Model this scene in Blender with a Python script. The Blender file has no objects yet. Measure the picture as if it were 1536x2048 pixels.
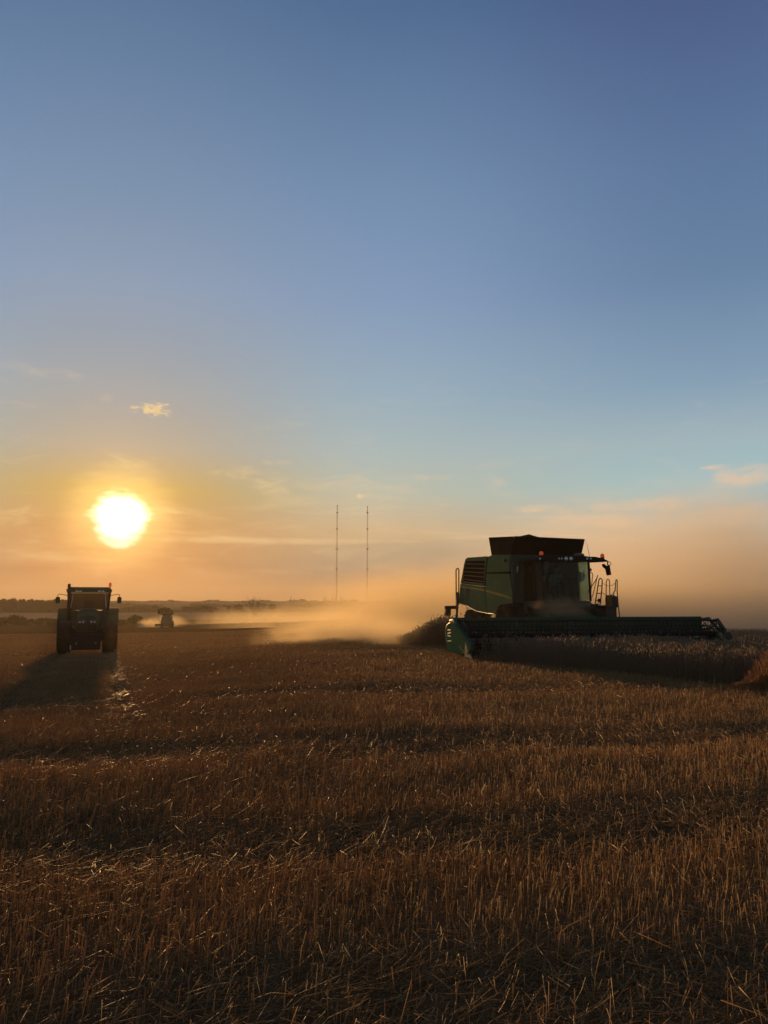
import bpy, bmesh, math, random
import numpy as np
from mathutils import Vector, Matrix
random.seed(7); rng = np.random.default_rng(11)
R = math.radians
scene = bpy.context.scene
col = scene.collection

# ---------------------------------------------------------------- camera
F_PX = 1540.0; PITCH = math.atan((1203 - 1024) / F_PX); EYE = 1.65
cam_d = bpy.data.cameras.new('camera'); cam = bpy.data.objects.new('camera', cam_d); col.objects.link(cam)
cam_d.sensor_fit = 'VERTICAL'; cam_d.sensor_height = 36; cam_d.lens = F_PX / 2048 * 36
cam_d.clip_start = 0.05; cam_d.clip_end = 20000
cam.location = (0, 0, EYE); cam.rotation_euler = (R(90) + PITCH, 0, 0)
scene.camera = cam
cP, sP = math.cos(PITCH), math.sin(PITCH)

def ray(px, py):
    u = (px - 768) / F_PX; v = -(py - 1024) / F_PX
    return Vector((u, cP - v * sP, sP + v * cP))
def at(px, py, Y):
    r = ray(px, py); return Vector((0, 0, EYE)) + r * (Y / r.y)

# ---------------------------------------------------------------- tagging
def tag(o, label=None, cat=None, group=None, kind=None):
    if label: o['label'] = label
    if cat: o['category'] = cat
    if group: o['group'] = group
    if kind: o['kind'] = kind
    return o
def empty(name, loc=(0, 0, 0), rz=0):
    o = bpy.data.objects.new(name, None); col.objects.link(o)
    o.location = loc; o.rotation_euler = (0, 0, rz); o.empty_display_size = 0.3
    return o
def copy_tree(o, parent=None):
    c = o.copy(); col.objects.link(c)
    if parent is not None: c.parent = parent
    for ch in [x for x in bpy.data.objects if x.parent == o]: copy_tree(ch, c)
    return c

# ---------------------------------------------------------------- mesh builder
class MB:
    def __init__(s): s.v = []; s.f = []; s.smooth = []
    def add(s, vs, fs, smooth=False):
        b = len(s.v); s.v += [tuple(x) for x in vs]; s.f += [tuple(b + i for i in f) for f in fs]
        s.smooth += [smooth] * len(fs); return s
    def box(s, c, d, M=None):
        x, y, z = d[0] / 2, d[1] / 2, d[2] / 2
        vs = [Vector((a * x, b * y, e * z)) for e in (-1, 1) for b in (-1, 1) for a in (-1, 1)]
        if M is not None: vs = [M @ p for p in vs]
        vs = [p + Vector(c) for p in vs]
        return s.add(vs, [(0, 2, 3, 1), (4, 5, 7, 6), (0, 1, 5, 4), (2, 6, 7, 3), (0, 4, 6, 2), (1, 3, 7, 5)])
    def hexa(s, lo, hi):           # two quads of four points, bottom and top, same winding
        return s.add(list(lo) + list(hi), [(3, 2, 1, 0), (4, 5, 6, 7), (0, 1, 5, 4), (1, 2, 6, 5), (2, 3, 7, 6), (3, 0, 4, 7)])
    def prism(s, pts, off):        # polygon of 3d points, extruded by vector off
        n = len(pts); off = Vector(off); p = [Vector(q) for q in pts]
        return s.add(p + [q + off for q in p], [tuple(range(n)), tuple(range(2 * n - 1, n - 1, -1))] +
                     [(i, i + n, (i + 1) % n + n, (i + 1) % n) for i in range(n)])
    def tube(s, path, r, n=8, caps=True):
        path = [Vector(p) for p in path]; m = len(path); rr = r if isinstance(r, (list, tuple)) else [r] * m
        vs = []; fs = []; up = None
        for i, p in enumerate(path):
            t = (path[min(i + 1, m - 1)] - path[max(i - 1, 0)]).normalized()
            if up is None:
                up = Vector((0, 0, 1)) if abs(t.z) < 0.9 else Vector((1, 0, 0))
            a = t.cross(up)
            if a.length < 1e-6: a = t.orthogonal()
            a.normalize(); b = a.cross(t).normalized(); up = b
            vs += [p + (a * math.cos(2 * math.pi * k / n) + b * math.sin(2 * math.pi * k / n)) * rr[i] for k in range(n)]
        for i in range(m - 1):
            for k in range(n):
                fs.append((i * n + k, i * n + (k + 1) % n, (i + 1) * n + (k + 1) % n, (i + 1) * n + k))
        s.add(vs, fs, True)
        if caps: s.add(vs[:n][::-1], [tuple(range(n))]); s.add(vs[-n:], [tuple(range(n))])
        return s
    def lathe(s, prof, axis='x', c=(0, 0, 0), n=32, closed=False, smooth=True):   # prof: (along, radius)
        vs = []
        for (a, r) in prof:
            for k in range(n):
                t = 2 * math.pi * k / n; u, w = r * math.cos(t), r * math.sin(t)
                p = {'x': (a, u, w), 'y': (u, a, w), 'z': (u, w, a)}[axis]
                vs.append((p[0] + c[0], p[1] + c[1], p[2] + c[2]))
        m = len(prof); fs = []
        for i in range(m if closed else m - 1):
            j = (i + 1) % m
            for k in range(n): fs.append((i * n + k, i * n + (k + 1) % n, j * n + (k + 1) % n, j * n + k))
        if not closed: fs += [tuple(range(n))[::-1], tuple(range((m - 1) * n, m * n))]
        return s.add(vs, fs, smooth)
    def sphere(s, c, r, n=12, m=8):
        r = r if isinstance(r, (tuple, list)) else (r, r, r)
        vs = []; fs = []
        for i in range(m + 1):
            ph = math.pi * i / m
            for k in range(n):
                t = 2 * math.pi * k / n
                vs.append((c[0] + r[0] * math.sin(ph) * math.cos(t), c[1] + r[1] * math.sin(ph) * math.sin(t), c[2] + r[2] * math.cos(ph)))
        for i in range(m):
            for k in range(n): fs.append((i * n + k, (i + 1) * n + k, (i + 1) * n + (k + 1) % n, i * n + (k + 1) % n))
        return s.add(vs, fs, True)
    def build(s, name, mat, parent=None, bevel=0, loc=None):
        me = bpy.data.meshes.new(name); me.from_pydata(s.v, [], s.f); me.update()
        me.polygons.foreach_set('use_smooth', s.smooth)
        bm = bmesh.new(); bm.from_mesh(me); bmesh.ops.remove_doubles(bm, verts=bm.verts, dist=1e-5)
        bmesh.ops.recalc_face_normals(bm, faces=bm.faces); bm.to_mesh(me); bm.free()
        if mat: me.materials.append(mat)
        o = bpy.data.objects.new(name, me); col.objects.link(o)
        if parent is not None: o.parent = parent
        if loc: o.location = loc
        if bevel:
            b = o.modifiers.new('bevel', 'BEVEL'); b.width = bevel; b.segments = 2; b.limit_method = 'ANGLE'; b.angle_limit = R(40)
        return o

def big_mesh(name, V, Fq, mat, cols=None, smooth=False):    # numpy quads / tris mesh
    me = bpy.data.meshes.new(name); nv = len(V); nf, k = Fq.shape
    me.vertices.add(nv); me.vertices.foreach_set('co', V.astype(np.float32).ravel())
    me.loops.add(nf * k); me.loops.foreach_set('vertex_index', Fq.astype(np.int32).ravel())
    me.polygons.add(nf); me.polygons.foreach_set('loop_start', np.arange(0, nf * k, k, dtype=np.int32))
    if smooth: me.polygons.foreach_set('use_smooth', np.ones(nf, bool))
    me.update(calc_edges=True)
    if cols is not None:
        a = me.color_attributes.new('tint', 'FLOAT_COLOR', 'POINT')
        c4 = np.ones((nv, 4), np.float32); c4[:, :cols.shape[1]] = cols; a.data.foreach_set('color', c4.ravel())
    me.materials.append(mat)
    o = bpy.data.objects.new(name, me); col.objects.link(o); return o

# ---------------------------------------------------------------- materials
def srgb(r, g, b):
    f = lambda c: (c / 255) / 12.92 if c <= 10 else ((c / 255 + 0.055) / 1.055) ** 2.4
    return (f(r), f(g), f(b), 1)
class NT:
    def __init__(s, nt): s.t = nt; s.n = nt.nodes; s.l = nt.links
    def node(s, typ, ins={}, **kw):
        n = s.n.new(typ)
        for k, v in kw.items(): setattr(n, k, v)
        for k, v in ins.items():
            if isinstance(v, bpy.types.NodeSocket): s.l.new(v, n.inputs[k])
            else: n.inputs[k].default_value = v
        return n
    def math(s, op, a, b=0.0, c=None, clamp=False):
        ins = {0: a, 1: b}
        if c is not None: ins[2] = c
        return s.node('ShaderNodeMath', ins, operation=op, use_clamp=clamp).outputs[0]
    def mix(s, fac, a, b, blend='MIX'):
        return s.node('ShaderNodeMix', {0: fac, 6: a, 7: b}, data_type='RGBA', blend_type=blend).outputs[2]
    def ramp(s, fac, stops, interp='LINEAR'):
        n = s.node('ShaderNodeValToRGB', {0: fac}); cr = n.color_ramp; cr.interpolation = interp
        while len(cr.elements) < len(stops): cr.elements.new(0.5)
        for e, (p, c) in zip(cr.elements, stops): e.position = p; e.color = c if len(c) == 4 else (*c, 1)
        return n.outputs[0]
    def smooth(s, x, a, b):
        return s.node('ShaderNodeMapRange', {0: x, 1: a, 2: b, 3: 0.0, 4: 1.0}, interpolation_type='SMOOTHSTEP').outputs[0]

def mat(name, base, rough=0.5, metal=0.0, dirt=0.25, dirt_col=(0.16, 0.11, 0.06), scale=3.0, spec=0.5, coat=0.0, bump=0.0):
    m = bpy.data.materials.new(name); m.use_nodes = True; nt = NT(m.node_tree)
    b = nt.n['Principled BSDF']
    tc = nt.node('ShaderNodeTexCoord')
    nz = nt.node('ShaderNodeTexNoise', {'Vector': tc.outputs['Object'], 'Scale': scale, 'Detail': 6.0, 'Roughness': 0.65})
    nz2 = nt.node('ShaderNodeTexNoise', {'Vector': tc.outputs['Object'], 'Scale': scale * 9, 'Detail': 3.0})
    f = nt.math('MULTIPLY', nt.smooth(nz.outputs[0], 0.35, 0.75), dirt)
    f = nt.math('ADD', f, nt.math('MULTIPLY', nt.smooth(nz2.outputs[0], 0.55, 0.8), dirt * 0.5), clamp=True)
    c = nt.mix(f, (*base, 1), (*dirt_col, 1)); nt.l.new(c, b.inputs['Base Color'])
    nt.l.new(nt.math('ADD', nt.math('MULTIPLY', f, 0.5), rough, clamp=True), b.inputs['Roughness'])
    b.inputs['Metallic'].default_value = metal; b.inputs['Specular IOR Level'].default_value = spec
    b.inputs['Coat Weight'].default_value = coat
    if bump:
        bp = nt.node('ShaderNodeBump', {'Height': nz2.outputs[0], 'Strength': bump, 'Distance': 0.02}); nt.l.new(bp.outputs[0], b.inputs['Normal'])
    return m
def glass(name, tint, alpha=0.5, rough=0.05, even=0.0):
    m = bpy.data.materials.new(name); m.use_nodes = True; nt = NT(m.node_tree)
    out = nt.n['Material Output']; nt.n.remove(nt.n['Principled BSDF'])
    tr = nt.node('ShaderNodeBsdfTransparent', {0: (*tint, 1)}); gl = nt.node('ShaderNodeBsdfGlossy', {'Color': (1, 1, 1, 1), 'Roughness': rough})
    fr = nt.node('ShaderNodeFresnel', {0: 1.45})
    tc = nt.node('ShaderNodeTexCoord'); nz = nt.node('ShaderNodeTexNoise', {'Vector': tc.outputs['Object'], 'Scale': 2.5, 'Detail': 5.0})
    df = nt.node('ShaderNodeBsdfDiffuse', {0: (0.20, 0.15, 0.09, 1)})
    df = nt.node('ShaderNodeMixShader', {0: .5, 1: df.outputs[0], 2: nt.node('ShaderNodeBsdfTranslucent', {0: (0.30, 0.22, 0.13, 1)}).outputs[0]})
    m1 = nt.node('ShaderNodeMixShader', {0: nt.math('MULTIPLY', fr.outputs[0], .22), 1: tr.outputs[0], 2: gl.outputs[0]})
    d = nt.math('MULTIPLY', nt.math('ADD', nt.math('MULTIPLY', nt.smooth(nz.outputs[0], 0.3, 0.8), 1.0 - even), even), alpha)
    m2 = nt.node('ShaderNodeMixShader', {0: d, 1: m1.outputs[0], 2: df.outputs[0]})
    nt.l.new(m2.outputs[0], out.inputs[0]); return m
def leafy(name, a, b, trans=0.35, scale=1.0):
    m = bpy.data.materials.new(name); m.use_nodes = True; nt = NT(m.node_tree)
    out = nt.n['Material Output']; nt.n.remove(nt.n['Principled BSDF'])
    g = nt.node('ShaderNodeNewGeometry'); tc = nt.node('ShaderNodeTexCoord')
    nz = nt.node('ShaderNodeTexNoise', {'Vector': tc.outputs['Object'], 'Scale': scale, 'Detail': 4.0})
    f = nt.math('ADD', nt.math('MULTIPLY', g.outputs['Random Per Island'], 0.6), nt.math('MULTIPLY', nz.outputs[0], 0.5), clamp=True)
    c = nt.mix(f, (*a, 1), (*b, 1))
    d = nt.node('ShaderNodeBsdfDiffuse', {0: c}); t = nt.node('ShaderNodeBsdfTranslucent', {0: c})
    mx = nt.node('ShaderNodeMixShader', {0: trans, 1: d.outputs[0], 2: t.outputs[0]}); nt.l.new(mx.outputs[0], out.inputs[0])
    return m
import math
HAZE = 0.00021
ROWS = math.radians(100); ROWS_FAR = math.radians(20)
STRAW_A = (0.29, 0.175, 0.056); STRAW_B = (0.57, 0.375, 0.140)
CROP_A = (0.19, 0.125, 0.070); CROP_B = (0.34, 0.230, 0.120)
SKY_COLS = [[(0.0764, 0.004, 0.004), (0.1974, 0.004, 0.004), (0.2506, 0.0657, 0.004), (0.3052, 0.1867, 0.004), (0.2856, 0.2753, 0.2417), (0.2715, 0.321, 0.3659), (0.2331, 0.3329, 0.4786), (0.1647, 0.2772, 0.4361), (0.0791, 0.1693, 0.3225), (0.0308, 0.0821, 0.2017), (0.0308, 0.0538, 0.1621)], [(0.004, 0.004, 0.004), (0.1067, 0.1795, 0.1926), (0.5676, 0.4172, 0.2441), (0.4268, 0.4935, 0.4219), (0.3535, 0.4827, 0.5044), (0.2752, 0.4253, 0.5336), (0.1997, 0.3266, 0.5206), (0.1496, 0.2712, 0.4543), (0.0598, 0.1444, 0.2969), (0.0284, 0.0756, 0.1971), (0.0284, 0.056, 0.1645)], [(0.2737, 0.4129, 0.4451), (0.302, 0.4434, 0.4626), (0.3633, 0.5445, 0.5484), (0.2806, 0.5657, 0.6392), (0.3311, 0.4883, 0.5542), (0.1992, 0.3551, 0.5008), (0.1086, 0.2248, 0.3971), (0.0835, 0.1797, 0.3474), (0.0446, 0.0879, 0.2329), (0.0212, 0.0563, 0.1662), (0.0191, 0.0488, 0.1536)]]
# ---------------------------------------------------------------- sky, sun
SUN_DIR = ray(240, 1037).normalized()
SUN_EL = math.asin(SUN_DIR.z); SUN_AZ = math.atan2(SUN_DIR.x, SUN_DIR.y)      # azimuth clockwise from +Y
w = bpy.data.worlds.new('World'); scene.world = w; w.use_nodes = True
nt = NT(w.node_tree); bg = nt.n['Background']
tc = nt.node('ShaderNodeTexCoord'); D = tc.outputs['Generated']
sky = nt.node('ShaderNodeTexSky', sky_type='NISHITA')
sky.sun_disc = False; sky.sun_elevation = SUN_EL; sky.sun_rotation = SUN_AZ
sky.air_density = 1.0; sky.dust_density = 1.5; sky.ozone_density = 2.0; sky.altitude = 0
sep = nt.node('ShaderNodeSeparateXYZ', {0: D})
el = nt.math('MULTIPLY', nt.math('ARCSINE', sep.outputs[2]), 180 / math.pi)          # degrees
az = nt.math('MULTIPLY', nt.math('ARCTAN2', sep.outputs[0], sep.outputs[1]), 180 / math.pi)
dot = nt.node('ShaderNodeVectorMath', {0: D, 1: SUN_DIR}, operation='DOT_PRODUCT').outputs['Value']
ang = nt.math('MULTIPLY', nt.math('ARCCOSINE', nt.math('MINIMUM', dot, 0.999999)), 180 / math.pi)
SKY_GAIN = 7.3                                     # colours below are radiance; the Background runs at 0.1
# radiance against elevation towards the sun, 19 degrees and 44 degrees to its right
EL = [0, 2, 5, 8, 11, 15, 22, 29, 40, 65, 90]
COLS = SKY_COLS
fe = nt.math('DIVIDE', nt.math('MAXIMUM', el, 0.0), 90.0)
r_ = [nt.ramp(fe, [(e / 90, (*c, 1)) for e, c in zip(EL, cc)]) for cc in COLS]
daz = nt.math('ABSOLUTE', nt.math('SUBTRACT', az, math.degrees(SUN_AZ)))
daz = nt.math('MINIMUM', daz, nt.math('SUBTRACT', 360.0, daz))
base = nt.mix(nt.smooth(daz, 1.0, 20.0), r_[0], r_[1])
base = nt.mix(nt.smooth(daz, 19.0, 45.0), base, r_[2])
# the half of the sky away from the sun is dimmer and bluer
back = nt.smooth(ang, 50.0, 130.0)
base = nt.mix(back, base, nt.mix(1.0, base, (0.66, 0.66, 0.68, 1), 'MULTIPLY'))
# a little of the physical sky for its own gradients
col_ = nt.mix(0.08, base, nt.mix(1.0, sky.outputs[0], (0.1, 0.1, 0.1, 1), 'MULTIPLY'))
# aureole
def glow(k, c, c0):
    e = nt.math('EXPONENT', nt.math('MULTIPLY', ang, -1.0 / k))
    return nt.mix(e, (0, 0, 0, 1), (*[x * c0 for x in c], 1))
cm = nt.node('ShaderNodeCombineXYZ', {0: nt.math('MULTIPLY', az, 0.10), 1: nt.math('MULTIPLY', el, 0.55), 2: 0.0}).outputs[0]
streak = nt.node('ShaderNodeTexNoise', {'Vector': cm, 'Scale': 1.0, 'Detail': 7.0, 'Roughness': 0.6, 'Distortion': 0.4}).outputs[0]
cm2 = nt.node('ShaderNodeCombineXYZ', {0: nt.math('MULTIPLY', az, 0.07), 1: nt.math('MULTIPLY', el, 0.28), 2: 3.7}).outputs[0]
wisp = nt.node('ShaderNodeTexNoise', {'Vector': cm2, 'Scale': 1.6, 'Detail': 9.0, 'Roughness': 0.68, 'Distortion': 1.2}).outputs[0]
# thin cloud veils: lit warm, only low in the sky
lowmask = nt.math('MULTIPLY', nt.math('SUBTRACT', 1.0, nt.smooth(el, 9.0, 19.0)), nt.smooth(el, -1.0, 3.0))
veil = nt.math('MULTIPLY', nt.smooth(wisp, 0.52, 0.78), lowmask)
veil2 = nt.math('MULTIPLY', nt.smooth(streak, 0.50, 0.72), nt.math('MULTIPLY', nt.math('SUBTRACT', 1.0, nt.smooth(el, 6.0, 11.0)), nt.smooth(el, 0.5, 3.0)))
def blob(a0, e0, sa, se, thr0, thr1, scale, seed, detail=8.0):      # one small cloud at a given azimuth / elevation
    da = nt.math('DIVIDE', nt.math('SUBTRACT', az, a0), sa); de = nt.math('DIVIDE', nt.math('SUBTRACT', el, e0), se)
    r2 = nt.math('ADD', nt.math('MULTIPLY', da, da), nt.math('MULTIPLY', de, de))
    v = nt.node('ShaderNodeCombineXYZ', {0: nt.math('MULTIPLY', az, scale), 1: nt.math('MULTIPLY', el, scale * 2.2), 2: seed}).outputs[0]
    n = nt.node('ShaderNodeTexNoise', {'Vector': v, 'Scale': 1.0, 'Detail': detail, 'Roughness': 0.62, 'Distortion': 0.6}).outputs[0]
    return nt.smooth(nt.math('SUBTRACT', n, nt.math('MULTIPLY', r2, 0.30)), thr0, thr1)
def px_ae(px, py):
    d = ray(px, py).normalized(); return math.degrees(math.atan2(d.x, d.y)), math.degrees(math.asin(d.z))
clouds = [(305, 820, 1.9, 0.75, .33, .55, 1.5, 1.3, 0.80), (1500, 952, 3.6, 0.9, .20, .52, .55, 2.9, 0.75), (1425, 935, 1.1, .22, .25, .5, 1.6, 8.1, .7),
          (1075, 1017, 2.6, 0.33, .20, .52, .7, 5.1, .65), (1290, 1010, 4.2, 0.60, .20, .55, .6, 7.7, .65), (1200, 1040, 4.5, .5, .22, .55, .5, 17.7, .45), (545, 975, 1.8, 1.3, .33, .56, .7, 9.4, .42),
          (470, 950, 2.8, 0.9, .33, .58, .5, 4.4, .34), (20, 1030, 3.0, 1.1, .33, .58, .6, 6.6, .45), (720, 993, .45, .25, .26, .46, 2.6, 3.3, .7),
          (90, 742, 5.0, .8, .33, .62, .3, 2.2, .24), (215, 792, 1.3, .6, .38, .58, .8, 12.2, .22), (1460, 1030, 5.0, 1.2, .28, .60, .35, 15.2, .55), (560, 1082, 9.0, .28, .10, .55, .25, 21.2, .55), (980, 1075, 4.0, .25, .12, .5, .3, 23.2, .45), (560, 925, 2.0, .3, .3, .55, .6, 25.1, .35), (860, 955, 2.2, .3, .3, .55, .6, 27.7, .35)]
cl = None
for i_, (px, py, sa, se, t0, t1, sc_, sd, amt) in enumerate(clouds):
    if i_: t0 -= .04; t1 += .13
    a0, e0 = px_ae(px, py); b = nt.math('MULTIPLY', blob(a0, e0, sa, se, t0, t1, sc_, sd), amt)
    cl = b if cl is None else nt.math('MAXIMUM', cl, b)
warm = nt.ramp(nt.math('DIVIDE', ang, 60.0), [(0.0, srgb(255, 214, 140)), (0.25, srgb(246, 212, 160)), (0.6, srgb(232, 204, 172)), (1.0, srgb(228, 200, 178))])
col_ = nt.mix(nt.math('MULTIPLY', veil, 0.35), col_, warm)
col_ = nt.mix(nt.math('MULTIPLY', veil2, 0.42), col_, warm)
col_ = nt.mix(cl, col_, warm)
dim = nt.math('SUBTRACT', 1.0, nt.math('MULTIPLY', nt.math('MULTIPLY', nt.smooth(streak, 0.50, 0.30), nt.math('SUBTRACT', 1.0, nt.smooth(el, 4.0, 7.5))), 0.14))
for g in (glow(3.0, (1.0, 0.53, 0.14), 0.70),):
    col_ = nt.mix(1.0, col_, g, 'ADD')
# ragged bright core where the sun burns through thin cloud
n3 = nt.node('ShaderNodeTexNoise', {'Vector': nt.node('ShaderNodeCombineXYZ', {0: nt.math('MULTIPLY', az, 0.5), 1: nt.math('MULTIPLY', el, 1.6), 2: 1.0}).outputs[0], 'Scale': 1.0, 'Detail': 3.0}).outputs[0]
ang2 = nt.math('ADD', ang, nt.math('MULTIPLY', nt.math('SUBTRACT', n3, 0.5), 1.5))
core = nt.math('SUBTRACT', 1.0, nt.smooth(ang2, 0.7, 2.25)); halo = nt.math('SUBTRACT', 1.0, nt.smooth(ang2, 1.1, 4.8))
col_ = nt.mix(1.0, col_, nt.mix(halo, (0, 0, 0, 1), (0.46, 0.29, 0.07, 1)), 'ADD')
col_ = nt.mix(1.0, col_, nt.mix(core, (0, 0, 0, 1), (2.6, 2.4, 1.9, 1)), 'ADD')
col_ = nt.node('ShaderNodeVectorMath', {0: col_, 3: 1.0}, operation='SCALE')
nt.l.new(nt.math('MULTIPLY', dim, SKY_GAIN), col_.inputs[3])
nt.l.new(col_.outputs[0], bg.inputs[0]); bg.inputs[1].default_value = 0.1

sl = bpy.data.lights.new('sun', 'SUN'); sl.energy = 5.0; sl.angle = R(1.0); sl.color = (1.0, 0.55, 0.20)
so = bpy.data.objects.new('sun', sl); col.objects.link(so)
so.rotation_euler = (-SUN_DIR).to_track_quat('-Z', 'Y').to_euler(); so.location = (0, 0, 50)

scene.view_settings.view_transform = 'Standard'; scene.view_settings.look = 'None'
scene.view_settings.exposure = 0.45; scene.view_settings.gamma = 1
scene.cycles.use_denoising = True
scene.cycles.max_bounces = 6; scene.cycles.diffuse_bounces = 3; scene.cycles.volume_bounces = 2
scene.cycles.transparent_max_bounces = 12
# ---------------------------------------------------------------- ground
def sstep(x, a, b):
    t = np.clip((x - a) / (b - a), 0, 1); return t * t * (3 - 2 * t)
def vnoise(x, y, seed=0):                      # smooth value noise, vectorised
    xi = np.floor(x).astype(np.int64); yi = np.floor(y).astype(np.int64); fx = x - xi; fy = y - yi
    def h(i, j):
        n = (i * 374761393 + j * 668265263 + seed * 1442695041) & 0x7fffffff
        n = ((n ^ (n >> 13)) * 1274126177) & 0x7fffffff
        return ((n ^ (n >> 16)) & 0xffff) / 65535.0
    u = fx * fx * (3 - 2 * fx); v = fy * fy * (3 - 2 * fy)
    return (h(xi, yi) * (1 - u) + h(xi + 1, yi) * u) * (1 - v) + (h(xi, yi + 1) * (1 - u) + h(xi + 1, yi + 1) * u) * v
def fbm(x, y, seed=0, o=3):
    s = 0; a = .5
    for k in range(o): s = s + a * vnoise(x * 2 ** k, y * 2 ** k, seed + k * 17); a *= .5
    return s / (1 - .5 ** o)
DRIVE = R(20)                                  # the rows and wheel tracks run from the tractor towards the camera
def swath(x, y):                               # 0 = standing stubble band, 1 = flattened straw band
    s = y - 0.17 * x + 1.0 * (fbm(x * .23, y * .23, 5) - .5)
    return s
LITTER = [(3.05, 0.75), (5.55, 0.65), (9.2, 0.8), (14.5, 0.9)]
def litter(x, y):
    s = swath(x, y); m = 0
    for c, wd in LITTER: m = np.maximum(m, 1 - sstep(np.abs(s - c), wd * .45, wd * 1.25))
    m = m * sstep(fbm(x * .5, y * .5, 9), .25, .5)
    p = np.exp(-(((x + 1.9) / 1.5) ** 2 + ((y - 5.35 - .15 * (x + 1.9)) / .55) ** 2)) * (.5 + .9 * fbm(x * 1.6, y * 2.2, 29))      # trampled patch
    return np.clip(np.maximum(m, p), 0, 1)
TX0, TY0 = -13.5, 35.5                        # tractor
def track(x, y):                               # wheel tracks of the tractor, distance field 0..1
    dx = x - TX0; dy = y - TY0
    u = dx * math.cos(DRIVE) + dy * math.sin(DRIVE)          # across
    v = dx * math.sin(DRIVE) - dy * math.cos(DRIVE)          # along, towards the camera
    m = np.maximum(np.exp(-((u - .98) / .28) ** 2), np.exp(-((u + .98) / .28) ** 2))
    return m * sstep(v, -60, -40) * (1 - sstep(v, 21, 27))
def height(x, y):
    x = np.asarray(x, float); y = np.asarray(y, float)
    d = np.hypot(x, np.maximum(y, 0)); az = np.arctan2(x, np.maximum(y, 1.0))
    d0 = 17 + 23 * sstep(az, -.30, .0)
    sp = np.where(d - d0 > 60, d - d0, 8 * np.log1p(np.exp(np.clip((d - d0) / 8, -40, 40))))
    z = -0.0268 * sp
    z = np.where(z < -6.1, -6.1 - 0.0 * z, z); 
    far = sstep(d, 560, 2600); z = z + far * (8.5 + 5 * (fbm(x / 500, y / 500, 3) - .5))
    bump = .10 * (fbm(x / 2.6, y / 1.5, 21) - .5) + .05 * (fbm(x / .6, y / .6, 33) - .5)
    near = 1 - sstep(d, 50, 110)
    z = z + near * bump - .05 * near * litter(x, y) - .07 * track(x, y)
    z = z + (1 - near) * .35 * (fbm(x / 30, y / 30, 41) - .5)
    return z
def hz(x, y): return float(height(np.array([x]), np.array([y]))[0])

def axis(steps):
    out = [0.0]
    for lim, st in steps:
        while out[-1] < lim: out.append(out[-1] + st)
    return np.array(out)
ax = axis([(16, .16), (45, .45), (150, 3), (700, 20), (6000, 150)]); xs = np.concatenate([-ax[:0:-1], ax])
ay = axis([(16, .13), (45, .35), (150, 2), (700, 12), (6000, 120)]); ys = np.concatenate([-axis([(6, .5), (60, 6), (600, 60)])[:0:-1], ay])
X, Y = np.meshgrid(xs, ys); V = np.stack([X, Y, height(X, Y)], -1).reshape(-1, 3)
nx, ny = len(xs), len(ys); i = np.arange(ny - 1)[:, None] * nx + np.arange(nx - 1)[None, :]
Q = np.stack([i, i + 1, i + nx + 1, i + nx], -1).reshape(-1, 4)
gm = bpy.data.materials.new('field soil'); gm.use_nodes = True; nt = NT(gm.node_tree); b = nt.n['Principled BSDF']
g = nt.node('ShaderNodeNewGeometry'); P = g.outputs['Position']
n1 = nt.node('ShaderNodeTexNoise', {'Vector': P, 'Scale': 1.3, 'Detail': 8.0, 'Roughness': .7}).outputs[0]
n2 = nt.node('ShaderNodeTexNoise', {'Vector': P, 'Scale': 26.0, 'Detail': 4.0}).outputs[0]
rot = nt.node('ShaderNodeMapping', {0: P, 2: (0, 0, -DRIVE), 3: (3.2, .06, 1)}).outputs[0]
n3 = nt.node('ShaderNodeTexNoise', {'Vector': rot, 'Scale': 2.0, 'Detail': 4.0}).outputs[0]
sp_ = nt.node('ShaderNodeSeparateXYZ', {0: P})
c = nt.mix(n1, (0.14, 0.070, 0.026, 1), (0.30, 0.165, 0.062, 1))
c = nt.mix(nt.math('MULTIPLY', n2, .6), c, (0.10, 0.052, 0.020, 1))
c = nt.mix(nt.math('MULTIPLY', nt.smooth(n3, .45, .7), .5), c, (0.25, 0.16, 0.075, 1))
c = nt.mix(nt.smooth(nt.node('ShaderNodeVectorMath', {0: P}, operation='LENGTH').outputs['Value'], 60.0, 130.0), c, nt.mix(1.0, c, (.42, .40, .38, 1), 'MULTIPLY'))      # beyond the modelled stalks stubble self-shadow is put into the sheet's darker colour
# far land: patchwork of fields and pasture
vor = nt.node('ShaderNodeTexVoronoi', {'Vector': nt.node('ShaderNodeMapping', {0: P, 3: (.004, .0022, 0)}).outputs[0], 'Scale': 1.0}).outputs['Color']
vx = nt.node('ShaderNodeSeparateColor', {0: vor}).outputs[0]
fc = nt.ramp(vx, [(0, (0.035, 0.036, 0.012)), (.35, (0.055, 0.045, 0.018)), (.6, (0.15, 0.10, 0.04)), (1, (0.06, 0.05, 0.02))], 'CONSTANT')
c = nt.mix(nt.smooth(sp_.outputs[1], 330.0, 350.0), c, (0.30, 0.20, 0.095, 1))        # a paler stubble field beyond the hedge
c = nt.mix(nt.smooth(sp_.outputs[1], 535.0, 560.0), c, fc)
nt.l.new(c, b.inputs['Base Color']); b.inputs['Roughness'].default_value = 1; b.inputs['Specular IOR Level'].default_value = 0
bp = nt.node('ShaderNodeBump', {'Height': n2, 'Strength': .8, 'Distance': .06}); nt.l.new(bp.outputs[0], b.inputs['Normal'])
ground = big_mesh('field', V, Q, gm, smooth=True); tag(ground, 'harvested stubble field and the rolling land beyond it', 'field', kind='structure')

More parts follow.
